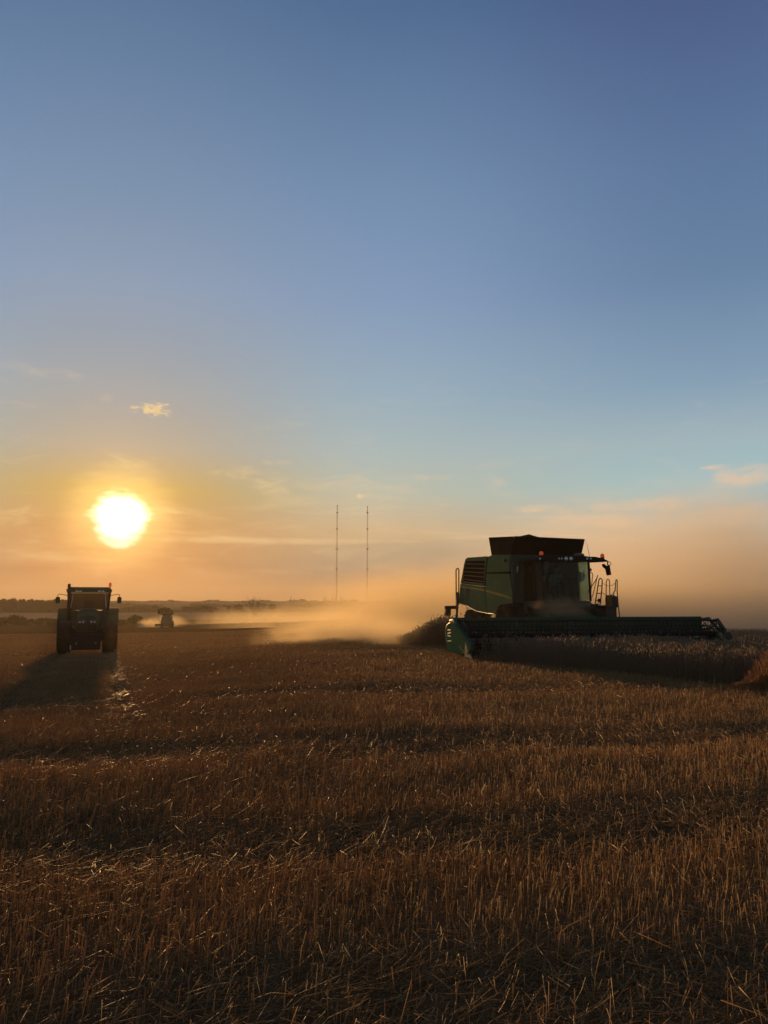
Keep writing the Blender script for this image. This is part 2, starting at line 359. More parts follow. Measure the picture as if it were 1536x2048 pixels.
# haze: one closed box of thin air
hm = bpy.data.materials.new('haze air'); hm.use_nodes = True; nt = NT(hm.node_tree); nt.n.remove(nt.n['Principled BSDF'])
pv = nt.node('ShaderNodeVolumePrincipled', {'Color': (.97, .80, .56, 1), 'Density': HAZE, 'Anisotropy': .12}); nt.l.new(pv.outputs[0], nt.n['Material Output'].inputs['Volume'])
zlo = float(V[:, 2].min()) - 1.0
hb = MB().box((0, 2700, (zlo + 106) / 2), (12400, 6700, 106 - zlo)).build('haze', hm); tag(hb, 'thin warm evening haze over the whole field and hills', 'haze', kind='stuff')
hb.display_type = 'WIRE'
# ---------------------------------------------------------------- machine materials
M = {}
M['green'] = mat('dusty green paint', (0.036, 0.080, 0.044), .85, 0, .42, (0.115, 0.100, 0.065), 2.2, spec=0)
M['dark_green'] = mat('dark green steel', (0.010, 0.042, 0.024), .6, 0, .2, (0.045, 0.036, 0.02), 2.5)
M['teal'] = mat('header green paint', (0.020, 0.072, 0.044), .8, 0, .45, (0.10, 0.088, 0.05), 2.2, spec=0)
M['yellow'] = mat('yellow stripe paint', (0.19, 0.165, 0.06), .8, 0, .5, (0.10, 0.09, 0.05), 3.0, spec=0)
M['black'] = mat('black plastic', (0.012, 0.012, 0.012), .7, 0, .25, (0.055, 0.042, 0.024), 3.0, spec=.12)
M['tarp'] = mat('black tank extension', (0.010, 0.011, 0.010), .6, 0, .3, (0.035, 0.03, 0.022), 1.5, spec=0)
M['rubber'] = mat('dusty tyre rubber', (0.016, 0.015, 0.014), .85, 0, .5, (0.09, 0.065, 0.035), 4.0, spec=0)
M['louvre'] = mat('black louvre mesh', (0.004, 0.004, 0.004), 1.0, 0, .1, (0.012, 0.010, 0.008), spec=0)
M['slat'] = mat('dark louvre slats', (0.13, 0.13, 0.10), .8, 0, .2, (0.05, 0.04, 0.025), spec=0)
M['steel'] = mat('worn steel', (0.20, 0.19, 0.17), .4, .8, .4, (0.10, 0.07, 0.04), 6.0)
M['rail'] = mat('dark painted rail', (0.030, 0.022, 0.014), .45, 0, .3, (0.10, 0.07, 0.04), 5.0)
M['grey'] = mat('dusty grey panel', (0.07, 0.065, 0.055), .8, 0, .4, (0.10, 0.08, 0.05), 3.0, spec=0)
M['rim'] = mat('yellow wheel rim', (0.30, 0.21, 0.02), .5, 0, .6, (0.08, 0.06, 0.03), 3.0)
M['white'] = mat('pale reflector', (0.70, 0.68, 0.62), .25, 0, .2, (0.2, 0.15, 0.08), 5.0)
M['glass'] = glass('cab glass', (.62, .70, .62), .05)
M['green_glass'] = glass('green tinted glass', (.42, .62, .44), .10)
M['lamp'] = mat('lamp lens', (0.75, 0.74, 0.68), .12, .3, .1, spec=.9)
M['seat'] = mat('seat cloth', (0.020, 0.020, 0.022), .9, 0, .3)
M['mirror'] = mat('mirror glass', (0.55, 0.56, 0.58), .06, 1.0, .12)
def beacon_mat():
    m = bpy.data.materials.new('amber beacon lens'); m.use_nodes = True; nt = NT(m.node_tree); b = nt.n['Principled BSDF']
    b.inputs['Base Color'].default_value = (0.85, 0.13, 0.012, 1); b.inputs['Roughness'].default_value = .18
    b.inputs['Transmission Weight'].default_value = .35
    b.inputs['Emission Color'].default_value = (1.0, 0.16, 0.02, 1); b.inputs['Emission Strength'].default_value = .10
    return m
M['amber'] = beacon_mat()

def tyre(name, parent, c, rad, wid, lugs=22, rim=True, hub_out=1):
    o = empty(name); o.parent = parent; o.location = c
    hw = wid / 2; m = MB()
    m.lathe([(-hw * .80, rad * .56), (-hw, rad * .72), (-hw * .98, rad * .86), (-hw * .82, rad * .95), (0, rad * .965), (hw * .82, rad * .95),
             (hw * .98, rad * .86), (hw, rad * .72), (hw * .80, rad * .56)], 'x', n=40)
    for k in range(lugs):                                 # chevron lugs in two staggered rows
        for s in (-1, 1):
            t = 2 * math.pi * (k + (0 if s < 0 else .5)) / lugs; dt = .22 * s * s
            r0, r1 = rad * .945, rad * 1.0
            def pt(x, th, r): return (x, -math.cos(th) * r, math.sin(th) * r)
            xi, xo = s * hw * .06, s * hw * .97; wv = .045 / rad * 2.2
            lo = [pt(xi, t - wv * .5, r0), pt(xi, t + wv * .5, r0), pt(xo, t + dt + wv * .5, r0 * .97), pt(xo, t + dt - wv * .5, r0 * .97)]
            hi = [pt(xi, t - wv * .4, r1), pt(xi, t + wv * .4, r1), pt(xo, t + dt + wv * .4, r1 * .965), pt(xo, t + dt - wv * .4, r1 * .965)]
            m.hexa(lo, hi)
    m.build('tyre', M['rubber'], o)
    r = MB(); s = hub_out
    r.lathe([(-hw * .78, rad * .57), (-hw * .70, rad * .54), (s * hw * .1, rad * .50), (s * hw * .15, rad * .20), (s * hw * .55, rad * .17), (s * hw * .58, .02)], 'x', n=32)
    r.lathe([(hw * .78, rad * .57), (hw * .70, rad * .54), (0, rad * .53)], 'x', n=32)
    r.build('rim', M['rim'], o)
    return o
# ---------------------------------------------------------------- the combine harvester
CTH = R(12); CO = Vector((5.9, 28.3, 0)); CO.z = hz(5.9, 28.3) * .5
combine = empty('combine_harvester', CO, CTH)
tag(combine, 'big green combine harvester with raised dark grain tank and wide header', 'combine harvester')
CM = Matrix.Translation(CO) @ Matrix.Rotation(CTH, 4, 'Z'); CI = CM.inverted()
def P(p, ax, val):                       # where the line of sight through a photo point meets a local plane of the combine
    o = CI @ Vector((0, 0, EYE)); d = CI.to_3x3() @ ray(*p); i = 'xyz'.index(ax)
    return o + d * ((val - o[i]) / d[i])
zC = lambda x, y: (900 + x / 11.815, 1100 + y / 11.815)
z1 = lambda x, y: (880 + x / 5.12, 1050 + y / 5.12)
zF = lambda x, y: (1020 + x / 6.982, 1060 + y / 6.982)
zR = lambda x, y: (1240 + x / 5.189, 1220 + y / 5.189)
zL = lambda x, y: (880 + x / 8.533, 1200 + y / 8.533)
def trace(zf, pts, ax, val): return [P(zf(*p), ax, val) for p in pts]
XS = -1.15
def side(name, pts, m, t=.06, proud=0, parent=combine, bevel=.012):
    q = trace(zC, pts, 'x', XS); q = [Vector((XS - proud, p.y, p.z)) for p in q]
    return MB().prism(q, (t, 0, 0)).build(name, m, parent, bevel)
sil = trace(zC, [(410, 185), (1000, 122), (1430, 112), (1468, 1250), (1190, 1340), (1040, 1495), (860, 1475), (600, 1420), (500, 1355), (230, 1250), (250, 800), (340, 330)], 'x', XS)
XR = 1.50
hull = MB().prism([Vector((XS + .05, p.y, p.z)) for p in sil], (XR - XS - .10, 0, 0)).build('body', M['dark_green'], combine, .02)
rp = side('rear_panel', [(405, 180), (840, 152), (866, 172), (835, 500), (805, 862), (243, 792), (290, 560), (330, 330), (360, 225)], M['green'])
g = MB().prism([Vector((XS - .004, p.y, p.z)) for p in trace(zC, [(385, 262), (828, 252), (798, 822), (318, 742), (335, 450)], 'x', XS)], (.05, 0, 0)).build('grille', M['louvre'], rp)
for (a, b) in [((378, 322), (826, 330)), ((352, 420), (820, 431)), ((340, 506), (812, 536)), ((334, 592), (803, 636)), ((326, 682), (797, 746)), ((318, 742), (795, 800))]:
    pa, pb = P(zC(*a), 'x', XS - .03), P(zC(*b), 'x', XS - .03)
    MB().prism([pa, pb, pb + Vector((0, 0, -.02)), pa + Vector((0, 0, -.02))], (.022, 0, 0)).build('slat', M['slat'], rp)
MB().prism(trace(zC, [(460, 262), (482, 262), (462, 790), (438, 790)], 'x', XS - .014), (.009, 0, 0)).build('grille_post', M['louvre'], rp)
lp = side('lower_panel', [(241, 802), (832, 876), (815, 1000), (828, 1200), (856, 1488), (620, 1440), (500, 1370), (400, 1310), (262, 1272), (215, 1262), (225, 1000)], M['green'])
side('stripe', [(242, 832), (820, 926), (818, 974), (240, 884)], M['yellow'], .02, .005, lp, 0)
fu = side('upper_panel', [(892, 168), (1000, 112), (1425, 118), (1398, 515), (868, 535)], M['green'])
m_ = MB(); c_ = P(zC(1300, 250), 'x', XS - .02); m_.lathe([(c_.x + .03, .06), (c_.x - .03, .06), (c_.x - .04, .04)], 'x', (0, c_.y, c_.z), 16); m_.build('side_lamp', M['grey'], combine)
MB().prism([Vector((XS - .004, p.y, p.z)) for p in trace(zC, [(868, 528), (1400, 508), (1400, 562), (860, 562)], 'x', XS)], (.055, 0, 0)).build('panel_seam', M['louvre'], combine)
fl = side('door_panel', [(862, 558), (1400, 556), (1425, 720), (1470, 1000), (1476, 1262), (1300, 1272), (1190, 1350), (1040, 1512), (872, 1492), (842, 1150), (838, 940), (858, 700)], M['green'])
side('stripe', [(850, 938), (1275, 1052), (1455, 1135), (1442, 1155), (1250, 1106), (848, 985)], M['yellow'], .02, .005, fl, 0)
q = [Vector((XS - .02, p.y, p.z)) for p in trace(zC, [(262, 1272), (400, 1310), (500, 1370), (620, 1440), (870, 1492), (1040, 1512), (1190, 1350)], 'x', XS)]
MB().tube(q, .016, 6).build('sill_highlight', M['steel'], combine)  # bright tube added to draw the highlight along the bottom edge
# the far side, same outline
far_side = MB().prism([Vector((XR, p.y, p.z)) for p in sil], (.06, 0, 0)).build('side_panel', M['green'], combine, .012)
# grain tank with its opened extensions
zb = P(zF(20, 360), 'y', .55).z; fb0, fb1 = P(zF(15, 362), 'y', .55), P(zF(990, 335), 'y', .55)
ft0, ft1 = P(zF(66, 88), 'y', .15), P(zF(1047, 130), 'y', .15)
rb = P(z1(527, 306), 'x', XS + .04); rt = P(z1(487, 128), 'x', XS - .14)
B = [Vector((fb0.x, .55, zb)), Vector((fb1.x, .55, zb)), Vector((fb1.x, rb.y, zb)), Vector((fb0.x, rb.y, zb))]
T = [ft0, ft1, Vector((ft1.x - .05, rt.y + .1, rt.z - .02)), Vector((ft0.x - .16, rt.y, rt.z))]
tank = empty('grain_tank'); tank.parent = combine
mid = P(z1(720, 130), 'x', XS - .1)
for i in range(4):
    j = (i + 1) % 4; b0, b1, t0, t1 = B[i], B[j], T[i], T[j]
    n = (b1 - b0).cross(t0 - b0).normalized() * .03
    if i == 3:       # the near side panel stops just behind the front one
        t1 = t1 + Vector((-.02, .06, 0)); b1 = b1 + Vector((0, .04, 0))
    MB().prism([b0, b1, t1, t0], -n).build('tank_extension', M['tarp'], tank, .006)
MB().hexa([B[0] + Vector((.03, .03, -.14)), B[1] + Vector((-.03, .03, -.14)), B[2] + Vector((-.03, -.03, -.14)), B[3] + Vector((.03, -.03, -.14))],
          [b + Vector((0, 0, .012)) for b in (B[0] + Vector((.03, .03, 0)), B[1] + Vector((-.03, .03, 0)), B[2] + Vector((-.03, -.03, 0)), B[3] + Vector((.03, -.03, 0)))]).build('tank_rim', M['green'], tank)
pk = trace(zF, [(225, 110), (268, 58), (330, 80), (450, 108)], 'y', 1.5)
MB().prism(pk + [pk[3] - Vector((0, 0, .3)), pk[0] - Vector((0, 0, .3))], (0, 1.2, 0)).build('tank_cover', M['tarp'], tank)
# grain heap and unloading auger on the far side, folded back
MB().tube([(XR + .35, .9, 2.6), (XR + .42, 2.2, 2.75), (XR + .42, 6.6, 2.9), (XR + .42, 6.9, 2.75)], .19, 14).build('unloading_auger', M['green'], combine)
# ---- front wall ladder and handle
lad = MB()
for a, b in [((78, 470), (70, 985)), ((190, 470), (178, 985)), ((78, 612), (188, 612)), ((84, 792), (178, 792)), ((86, 966), (160, 970))]:
    lad.tube([P(zF(*a), 'y', .40), P(zF(*b), 'y', .40)], .018, 6)
lad.build('tank_ladder', M['grey'], combine)
MB().tube(trace(zF, [(105, 505), (103, 592)], 'y', .40), .026, 8).build('grab_handle', M['white'], combine)
# ---- cab
cab = empty('cab'); cab.parent = combine
cl, cr = P(zF(335, 700), 'y', -.55).x, P(zF(1108, 700), 'y', -.55).x
ct, cb = P(zF(700, 425), 'y', -1.0).z, P(zF(700, 985), 'y', -1.0).z
cm = (cl + cr) / 2; cw = (cr - cl) / 2
def plan(t, z, off=0):                     # bowed windscreen line, t from -1 to 1
    return Vector((cm + (cw - .02) * math.sin(t * 1.35) / math.sin(1.35), -.50 - .62 * math.cos(t * 1.35) + .05 * (z - cb) + off, z))
n = 14; m_ = MB()
def strip(t0, t1, name, mt, par, z0=cb + .02, z1=ct - .02, th=.012):
    m_ = MB(); ts = [t0 + (t1 - t0) * i / n for i in range(n + 1)]
    vs = [plan(t, z0) for t in ts] + [plan(t, z1) for t in ts] + [plan(t, z0, th) for t in ts] + [plan(t, z1, th) for t in ts]; k = n + 1
    fs = []
    for i in range(n): fs += [(i, i + 1, k + i + 1, k + i), (2 * k + i, 3 * k + i, 3 * k + i + 1, 2 * k + i + 1), (i, 2 * k + i, 2 * k + i + 1, i + 1), (k + i, k + i + 1, 3 * k + i + 1, 3 * k + i)]
    m_.add(vs, fs); return m_.build(name, mt, par)
strip(-.66, .80, 'windscreen', M['glass'], cab)
strip(-.98, -.70, 'corner_window', M['glass'], cab)
strip(.84, .985, 'corner_window', M['green_glass'], cab)
for t in (-1.0, -.68, .82, 1.0): MB().tube([plan(t, cb - .02), plan(t, ct + .02)], .045 if abs(t) == 1 else .028, 8).build('pillar', M['black'], cab)
MB().prism([(cl + .0, -.48, cb), (cl + .0, .42, cb), (cl + .0, .42, ct), (cl + .0, -.42, ct)], (.012, 0, 0)).build('door_window', M['glass'], cab)
MB().prism([(cr - .012, -.48, cb), (cr - .012, .42, cb), (cr - .012, .42, ct), (cr - .012, -.42, ct)], (.012, 0, 0)).build('door_window', M['glass'], cab)
MB().box((cm, .47, (cb + ct) / 2), (2 * cw, .06, ct - cb)).build('rear_wall', M['black'], cab)
fp = [plan(-1 + 2 * i / 12, cb - .22) for i in range(13)]; fp = [Vector((p.x, p.y - .01, p.z)) for p in fp]
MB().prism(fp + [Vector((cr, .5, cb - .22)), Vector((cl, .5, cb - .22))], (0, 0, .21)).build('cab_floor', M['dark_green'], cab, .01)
rl = trace(zF, [(375, 400), (400, 372), (470, 348), (1000, 357), (1108, 368), (1108, 440), (1030, 428), (380, 426)], 'y', -1.25)
roof = MB().prism(rl, (0, 1.85, 0)).build('cab_roof', M['black'], cab, .03)
for x, wd in ((688, 20), (724, 20), (785, 40), (853, 40), (1080, 26), (1130, 22), (420, 22)):
    c_ = P(zF(x, 399), 'y', -1.27); MB().lathe([(c_.y + .03, .035 * wd / 24), (c_.y, .04 * wd / 24), (c_.y - .008, .03 * wd / 24)], 'y', (c_.x, 0, c_.z), 12).build('work_light', M['lamp'], cab)
arm = trace(zF, [(1100, 372), (1190, 372), (1300, 396), (1366, 426), (1360, 442), (1200, 450), (1100, 447)], 'y', -1.15)
MB().prism(arm, (0, .3, 0)).build('mirror_arm', M['black'], combine, .01)
mir = trace(zF, [(1296, 478), (1318, 472), (1352, 500), (1396, 492), (1417, 628), (1366, 634), (1346, 545), (1310, 515)], 'y', -1.15)
mo = MB().prism(mir, (0, .10, 0)).build('mirror', M['black'], combine, .01)
ring = [P(zF(1383 + 26 * math.cos(a), 468 + 26 * math.sin(a)), 'y', -1.12) for a in [i * math.pi / 5 for i in range(11)]]
MB().tube(ring, .012, 6).build('mirror_bracket', M['black'], combine)
MB().tube(trace(zF, [(1362, 430), (1366, 495)], 'y', -1.12), .02, 6).build('mirror_bracket', M['black'], combine)
# the cab's other mirror hangs in front of its left pillar in light grey imitating a sky reflection
mp = trace(zF, [(482, 440), (552, 445), (528, 610), (496, 622), (478, 560)], 'y', -1.28)
m2 = MB().prism(mp, (0, .07, 0)).build('mirror', M['grey'], combine, .008)
MB().prism(trace(zF, [(468, 640), (520, 632), (492, 712), (474, 722)], 'y', -1.28), (0, .06, 0)).build('mirror', M['grey'], combine, .008)
MB().tube(trace(zF, [(520, 425), (500, 500), (494, 640)], 'y', -1.22), .012, 6).build('mirror_bracket', M['black'], combine)
for (x, y, yy) in ((437, 330, -.9), (1290, 362, -1.05)):
    c_ = P(zF(x, y), 'y', yy); b_ = empty('beacon'); b_.parent = combine; b_.location = c_
    MB().sphere((0, 0, 0), (.075, .075, .09), 14, 10).build('lens', M['amber'], b_)
    MB().lathe([(-.13, .06), (-.06, .075), (-.05, .06)], 'z', n=14).build('beacon_base', M['black'], b_)
c_ = P(zF(965, 350), 'y', -.9); MB().sphere(c_, (.19, .19, .075), 18, 10).build('satellite_receiver', M['yellow'], combine)
MB().tube(trace(zF, [(1112, 370), (1090, 270), (1064, 162)], 'y', -.6), [.010, .007, .004], 5).build('antenna', M['black'], combine)
# plate with small pale lettering under the windscreen, too small to read
pl = trace(zF, [(755, 940), (915, 942), (915, 975), (755, 973)], 'y', -1.16)
pp = MB().prism(pl, (0, .02, 0)).build('name_plate', M['black'], combine)
for i, x in enumerate((768, 786, 812, 826, 842, 858, 872, 890, 902)):
    MB().prism(trace(zF, [(x, 948), (x + 8, 948), (x + 8, 968), (x, 968)], 'y', -1.164), (0, .003, 0)).build('letter', M['yellow'], pp)
# inside: seat, column, wheel, monitor
MB().box((cm + .06, .05, cb + .32), (.52, .5, .14)).box((cm + .06, .30, cb + .72), (.50, .14, .75)).box((cm + .06, .05, cb + .12), (.3, .3, .3)).build('seat', M['seat'], cab, .03)
w_ = MB(); cx = cm + .02; a = [Vector((cx + .2 * math.cos(t), -.52 + .10 * math.sin(t), cb + .62 + .17 * math.sin(t))) for t in [i * math.pi / 9 for i in range(19)]]
w_.tube(a, .018, 6); w_.tube([(cx, -.78, cb), (cx, -.52, cb + .62)], .05, 8); w_.tube([a[0], a[9]], .015, 6); w_.build('steering_wheel', M['black'], cab)
MB().box((cm + .52, -.30, cb + .70), (.30, .06, .22)).tube([(cm + .52, -.25, cb + .1), (cm + .52, -.27, cb + .62)], .025, 6).build('monitor', M['black'], cab)
# ---- front panel below the cab, feeder house
zlow = P(zF(700, 1090), 'y', -.8).z
MB().hexa([Vector((cl + .05, -.75, zlow)), Vector((cr - .05, -.75, zlow)), Vector((cr - .05, .5, zlow)), Vector((cl + .05, .5, zlow))],
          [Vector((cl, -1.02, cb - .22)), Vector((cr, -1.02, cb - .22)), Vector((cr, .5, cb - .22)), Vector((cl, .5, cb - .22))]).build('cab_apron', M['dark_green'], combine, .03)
MB().prism([(-.55, .6, 1.75), (-.55, -2.75, 1.02), (-.55, -2.75, .30), (-.55, .6, .85)], (1.5, 0, 0)).build('feeder_house', M['green'], combine, .03)
for s in (-.70, 1.10): MB().tube([(s, .2, .95), (s, -1.5, .85), (s, -2.5, .7)], [.07, .07, .045], 10).build('lift_cylinder', M['steel'], combine)
# ---- wheels
WX = .17
tyre('front_wheel', combine, (WX - 1.50, 0.05, .79), .81, .72, 24, hub_out=-1)
tyre('front_wheel', combine, (WX + 1.50, 0.05, .79), .81, .72, 24)
tyre('rear_wheel', combine, (WX - 1.30, 4.9, .66), .68, .50, 20, hub_out=-1)
tyre('rear_wheel', combine, (WX + 1.30, 4.9, .66), .68, .50, 20)
MB().box((WX, 4.9, .70), (2.3, .22, .25)).box((WX, .05, .95), (2.4, .5, .45)).box((WX, 2.4, 1.15), (1.7, 4.6, .6)).build('chassis', M['dark_green'], combine, .02)
# ---- platform, steps and rails on the far front corner
YP = -.15
pf = trace(zF, [(1000, 1000), (1060, 985), (1190, 1045), (1345, 1052), (1345, 1068), (1180, 1080), (1130, 1110), (1060, 1122), (1000, 1110)], 'y', YP)
MB().prism(pf, (0, 1.0, 0)).build('platform', M['dark_green'], combine, .01)
pn = trace(zF, [(1325, 1060), (1445, 1062), (1428, 990), (1430, 935), (1450, 905), (1478, 925), (1500, 930), (1508, 1080), (1490, 1085), (1492, 1300), (1335, 1300), (1340, 1150)], 'y', YP + .1)
MB().prism(pn, (0, .55, 0)).build('step_panel', M['grey'], combine, .01)
def rail(pts, r=.020, name='handrail', rungs=(), y=YP):
    m_ = MB().tube(trace(zF, pts, 'y', y), r, 8)
    for a, b in rungs: m_.tube([P(zF(*a), 'y', y), P(zF(*b), 'y', y)], r * .9, 6)
    return m_.build(name, M['rail'], combine)
rail([(1108, 588), (1146, 598), (1155, 622), (1132, 850), (1130, 990)], .016)
rail([(1135, 800), (1214, 672), (1224, 628)], .017); rail([(1214, 672), (1152, 930), (1128, 942)], .017)
rail([(1190, 1020), (1240, 705), (1250, 682), (1264, 675), (1280, 684), (1288, 706), (1285, 790), (1262, 1040)], .022, 'step_ladder', [((1228, 780), (1284, 780)), ((1212, 885), (1276, 885)), ((1190, 1030), (1264, 1036)), ((1200, 985), (1268, 990))])
MB().box(P(zF(1250, 985), 'y', YP), (.09, .1, .14)).build('light_box', M['black'], combine)
rail([(1338, 1062), (1345, 725), (1354, 695), (1368, 685), (1382, 695), (1391, 725), (1392, 900), (1415, 1052)], .018)
rail([(1436, 940), (1446, 880), (1468, 842), (1476, 725), (1480, 700), (1488, 692), (1496, 702), (1498, 730), (1496, 860), (1512, 1055), (1533, 1225)], .020)
for pts in ([(1288, 735), (1330, 770), (1375, 782), (1430, 770), (1474, 738)], [(1278, 862), (1320, 900), (1365, 916), (1410, 905), (1446, 882)]): rail(pts, .008, 'safety_chain')
MB().box(P(zF(1110, 850), 'y', -.5), (.08, .06, .09)).build('door_latch', M['black'], combine); MB().box(P(zF(1123, 556), 'y', -.5), (.07, .06, .10)).build('side_lamp', M['black'], combine)
# ---- rear: tall rail, lamp on a bracket, struts
MB().tube([P(zC(*p), 'y', 6.75) for p in [(158, 1650), (146, 1000), (142, 490), (152, 452), (176, 434), (200, 444), (210, 470), (208, 900), (205, 1300)]], .030, 8).build('rear_rail', M['rail'], combine)
MB().tube([P(zC(*p), 'y', 6.72) for p in [(180, 1000), (160, 1650)]], .05, 8).build('rear_rail', M['rail'], combine)
lb = empty('rear_lamp'); lb.parent = combine
MB().prism([P(z1(*p), 'y', 6.75) for p in [(52, 828), (190, 826), (190, 862), (50, 860)]], (0, .12, 0)).build('lamp_bracket', M['black'], lb)
MB().prism([P(z1(*p), 'y', 6.72) for p in [(60, 858), (114, 858), (110, 930), (50, 930)]], (0, .16, 0)).build('lamp_housing', M['black'], lb)
for a, b, r in [((430, 310), (535, 172), .03), ((640, 318), (690, 280), .025), ((330, 270), (360, 220), .02)]: MB().tube([P(zL(*a), 'x', XS + .1), P(zL(*b), 'x', XS + .1)], r, 8).build('strut', M['steel'], combine)
MB().hexa([(-.8, 5.6, .75), (1.1, 5.6, .75), (1.1, 6.6, .75), (-.8, 6.6, .75)], [(-.9, 5.2, 1.5), (1.2, 5.2, 1.5), (1.2, 6.7, 1.6), (-.9, 6.7, 1.6)]).build('straw_chopper', M['dark_green'], combine, .02)
# ---- header
XL, XRH = -4.55, 4.45
header = empty('header'); header.parent = combine
MB().prism([(XL + .05, -2.78, .22), (XL + .05, -2.78, 1.06), (XL + .05, -2.86, 1.06), (XL + .05, -2.90, .35), (XL + .05, -3.3, .16), (XL + .05, -4.05, .10), (XL + .05, -4.05, .06), (XL + .05, -3.2, .08)], (XRH - XL - .1, 0, 0)).build('header_trough', M['teal'], header, .01)
MB().tube([(XL + .05, -2.80, 1.10), (XRH - .05, -2.80, 1.10)], .065, 10).build('top_beam', M['teal'], header)
fl_ = [P(p, 'y', -2.70) for p in [(1160, 1238), (1172, 1233.6), (1292, 1234.2), (1322, 1239), (1322, 1246), (1160, 1246)]]
MB().prism(fl_, (0, .03, 0)).build('rear_flap', M['teal'], header)
MB().tube([(XL + .1, -3.25, .42), (XRH - .1, -3.25, .42)], .14, 12).build('auger_tube', M['steel'], header)
au = MB(); N = 260; vs = []; fs = []
for i in range(N + 1):
    t = i / N; x = XL + .15 + (XRH - XL - .3) * t; sgn = 1 if t < .5 else -1; a = sgn * x * 2 * math.pi / .55
    for r in (.13, .30): vs.append((x, -3.25 + r * math.cos(a), .42 + r * math.sin(a)))
for i in range(N): fs.append((2 * i, 2 * i + 1, 2 * i + 3, 2 * i + 2))
au.add(vs, fs, True); au.build('auger_flight', M['steel'], header)
kn = MB()
for i in range(116):
    x = XL + .08 + i * .0762; kn.prism([(x, -4.04, .08), (x + .05, -4.04, .08), (x + .025, -4.15, .08)], (0, 0, .012))
kn.build('knife_bar', M['steel'], header)
# reel
RY, RZ, RR = -3.72, .63, .43
MB().tube([(XL + .22, RY, RZ), (XRH - .18, RY, RZ)], .075, 12).build('reel_shaft', M['black'], header)
for k in range(6):
    a = math.radians(96 + 60 * k); by, bz = RY + RR * math.cos(a), RZ + RR * math.sin(a)
    b_ = MB().tube([(XL + .18, by, bz), (XRH - .1, by, bz)], .030 if k == 0 else .015, 8)
    for i in range(60):
        x = XL + .24 + i * (XRH - XL - .42) / 59
        b_.tube([(x, by, bz), (x + .01, by - .03, bz - .11), (x, by + .02, bz - .22)], [.014, .013, .009], 4, caps=False)
    b_.build('reel_bat', M['black'], header)
for x in [XL + .2, XL + 1.9, XL + 3.7, XL + 5.5, XL + 7.3, XRH - .12]:
    s_ = MB(); pts = [Vector((x, RY + RR * math.cos(math.radians(96 + 60 * k)), RZ + RR * math.sin(math.radians(96 + 60 * k)))) for k in range(7)]
    s_.tube(pts, .018, 6)
    for p in pts[:6]: s_.tube([(x, RY, RZ), p], .020, 6)
    s_.build('reel_spider', M['dark_green'], header)
for x in (XL + .08, XRH - .02):
    MB().tube([(x, -2.82, 1.06), (x, -3.2, 1.10), (x, RY, RZ + .12), (x, RY - .35, RZ - .02)], [.06, .06, .05, .035], 8).tube([(x, -2.84, .7), (x, -3.45, .85)], .035, 8).build('reel_arm', M['dark_green'], header)
# the reel drive guard that sticks out at the far end
gd = trace(zR, [(938, 108), (1020, 84), (1034, 100), (1112, 212), (1090, 236), (1075, 225), (1015, 112), (960, 124)], 'y', RY)
MB().prism(gd, (0, .05, 0)).build('reel_guard', M['dark_green'], header)
gd = trace(zR, [(1095, 232), (1140, 226), (1168, 262), (1164, 296), (1150, 318), (1128, 312), (1098, 282)], 'y', RY - .1)
go_ = MB().prism(gd, (0, .10, 0)).build('reel_motor', M['dark_green'], header, .02)
for pts in ([(960, 118), (975, 150), (950, 190)], [(880, 128), (920, 215)], [(870, 150), (830, 175), (905, 160)], [(1015, 130), (1040, 190), (1090, 210)], [(1000, 190), (1075, 225)]):
    MB().tube(trace(zR, pts, 'y', RY + .05), .022, 6).build('reel_strut', M['dark_green'], header)
# dividers / end shields
out = trace(zL, [(172, 397), (272, 396), (330, 470), (400, 560), (500, 690), (546, 760), (546, 862), (482, 922), (430, 937), (350, 930), (165, 880), (130, 700), (116, 560), (121, 470), (140, 425)], 'x', XL)
sh = MB().prism([Vector((XL - .04, p.y, p.z)) for p in out], (.12, 0, 0)).build('end_shield', M['teal'], header, .03)
ed = [Vector((XL - .02, p.y + .012, p.z)) for p in trace(zL, [(272, 394), (176, 395), (141, 424), (121, 470), (115, 560), (129, 700), (162, 880)], 'x', XL)]
MB().tube(ed, .022, 8).build('shield_edge', M['steel'], header)
yl = MB()
for pts in ([(342, 752), (372, 790), (440, 880), (482, 925), (440, 905), (365, 812)], [(470, 905), (510, 862), (520, 872), (486, 918)]):
    yl.prism([Vector((XL - .052, p.y, p.z)) for p in trace(zL, pts, 'x', XL)], (.01, 0, 0))
yl.build('warning_stripe', M['yellow'], sh)
mk = MB()
for pts in ([(150, 500), (200, 500), (200, 520), (150, 520)], [(150, 560), (205, 545), (205, 565), (150, 580)], [(150, 600), (200, 610), (200, 625), (150, 618)], [(150, 690), (212, 690), (212, 704), (150, 704)]):
    mk.prism([Vector((XL - .042, p.y, p.z)) for p in trace(zL, pts, 'x', XL)], (.004, 0, 0))
mk.build('marking', M['dark_green'], sh)
out_r = [Vector((p.x, -2.64 + (p.y + 2.64) * .60, p.z * .66)) for p in out]
MB().prism([Vector((XRH - .06, p.y, p.z)) for p in out_r], (.12, 0, 0)).build('end_shield', M['teal'], header, .03)
for s, x in ((-1, XL), (1, XRH)):
    ty = min(p.y for p in (out if s < 0 else out_r))
    MB().hexa([Vector((x - .07, ty + .5, .04)), Vector((x + .07, ty + .5, .04)), Vector((x + .015, ty - .06, .03)), Vector((x - .015, ty - .06, .03))],
              [Vector((x - .05, ty + .5, .50)), Vector((x + .05, ty + .5, .50)), Vector((x + .01, ty - .05, .06)), Vector((x - .01, ty - .05, .06))]).build('divider_point', M['dark_green'], header, .01)
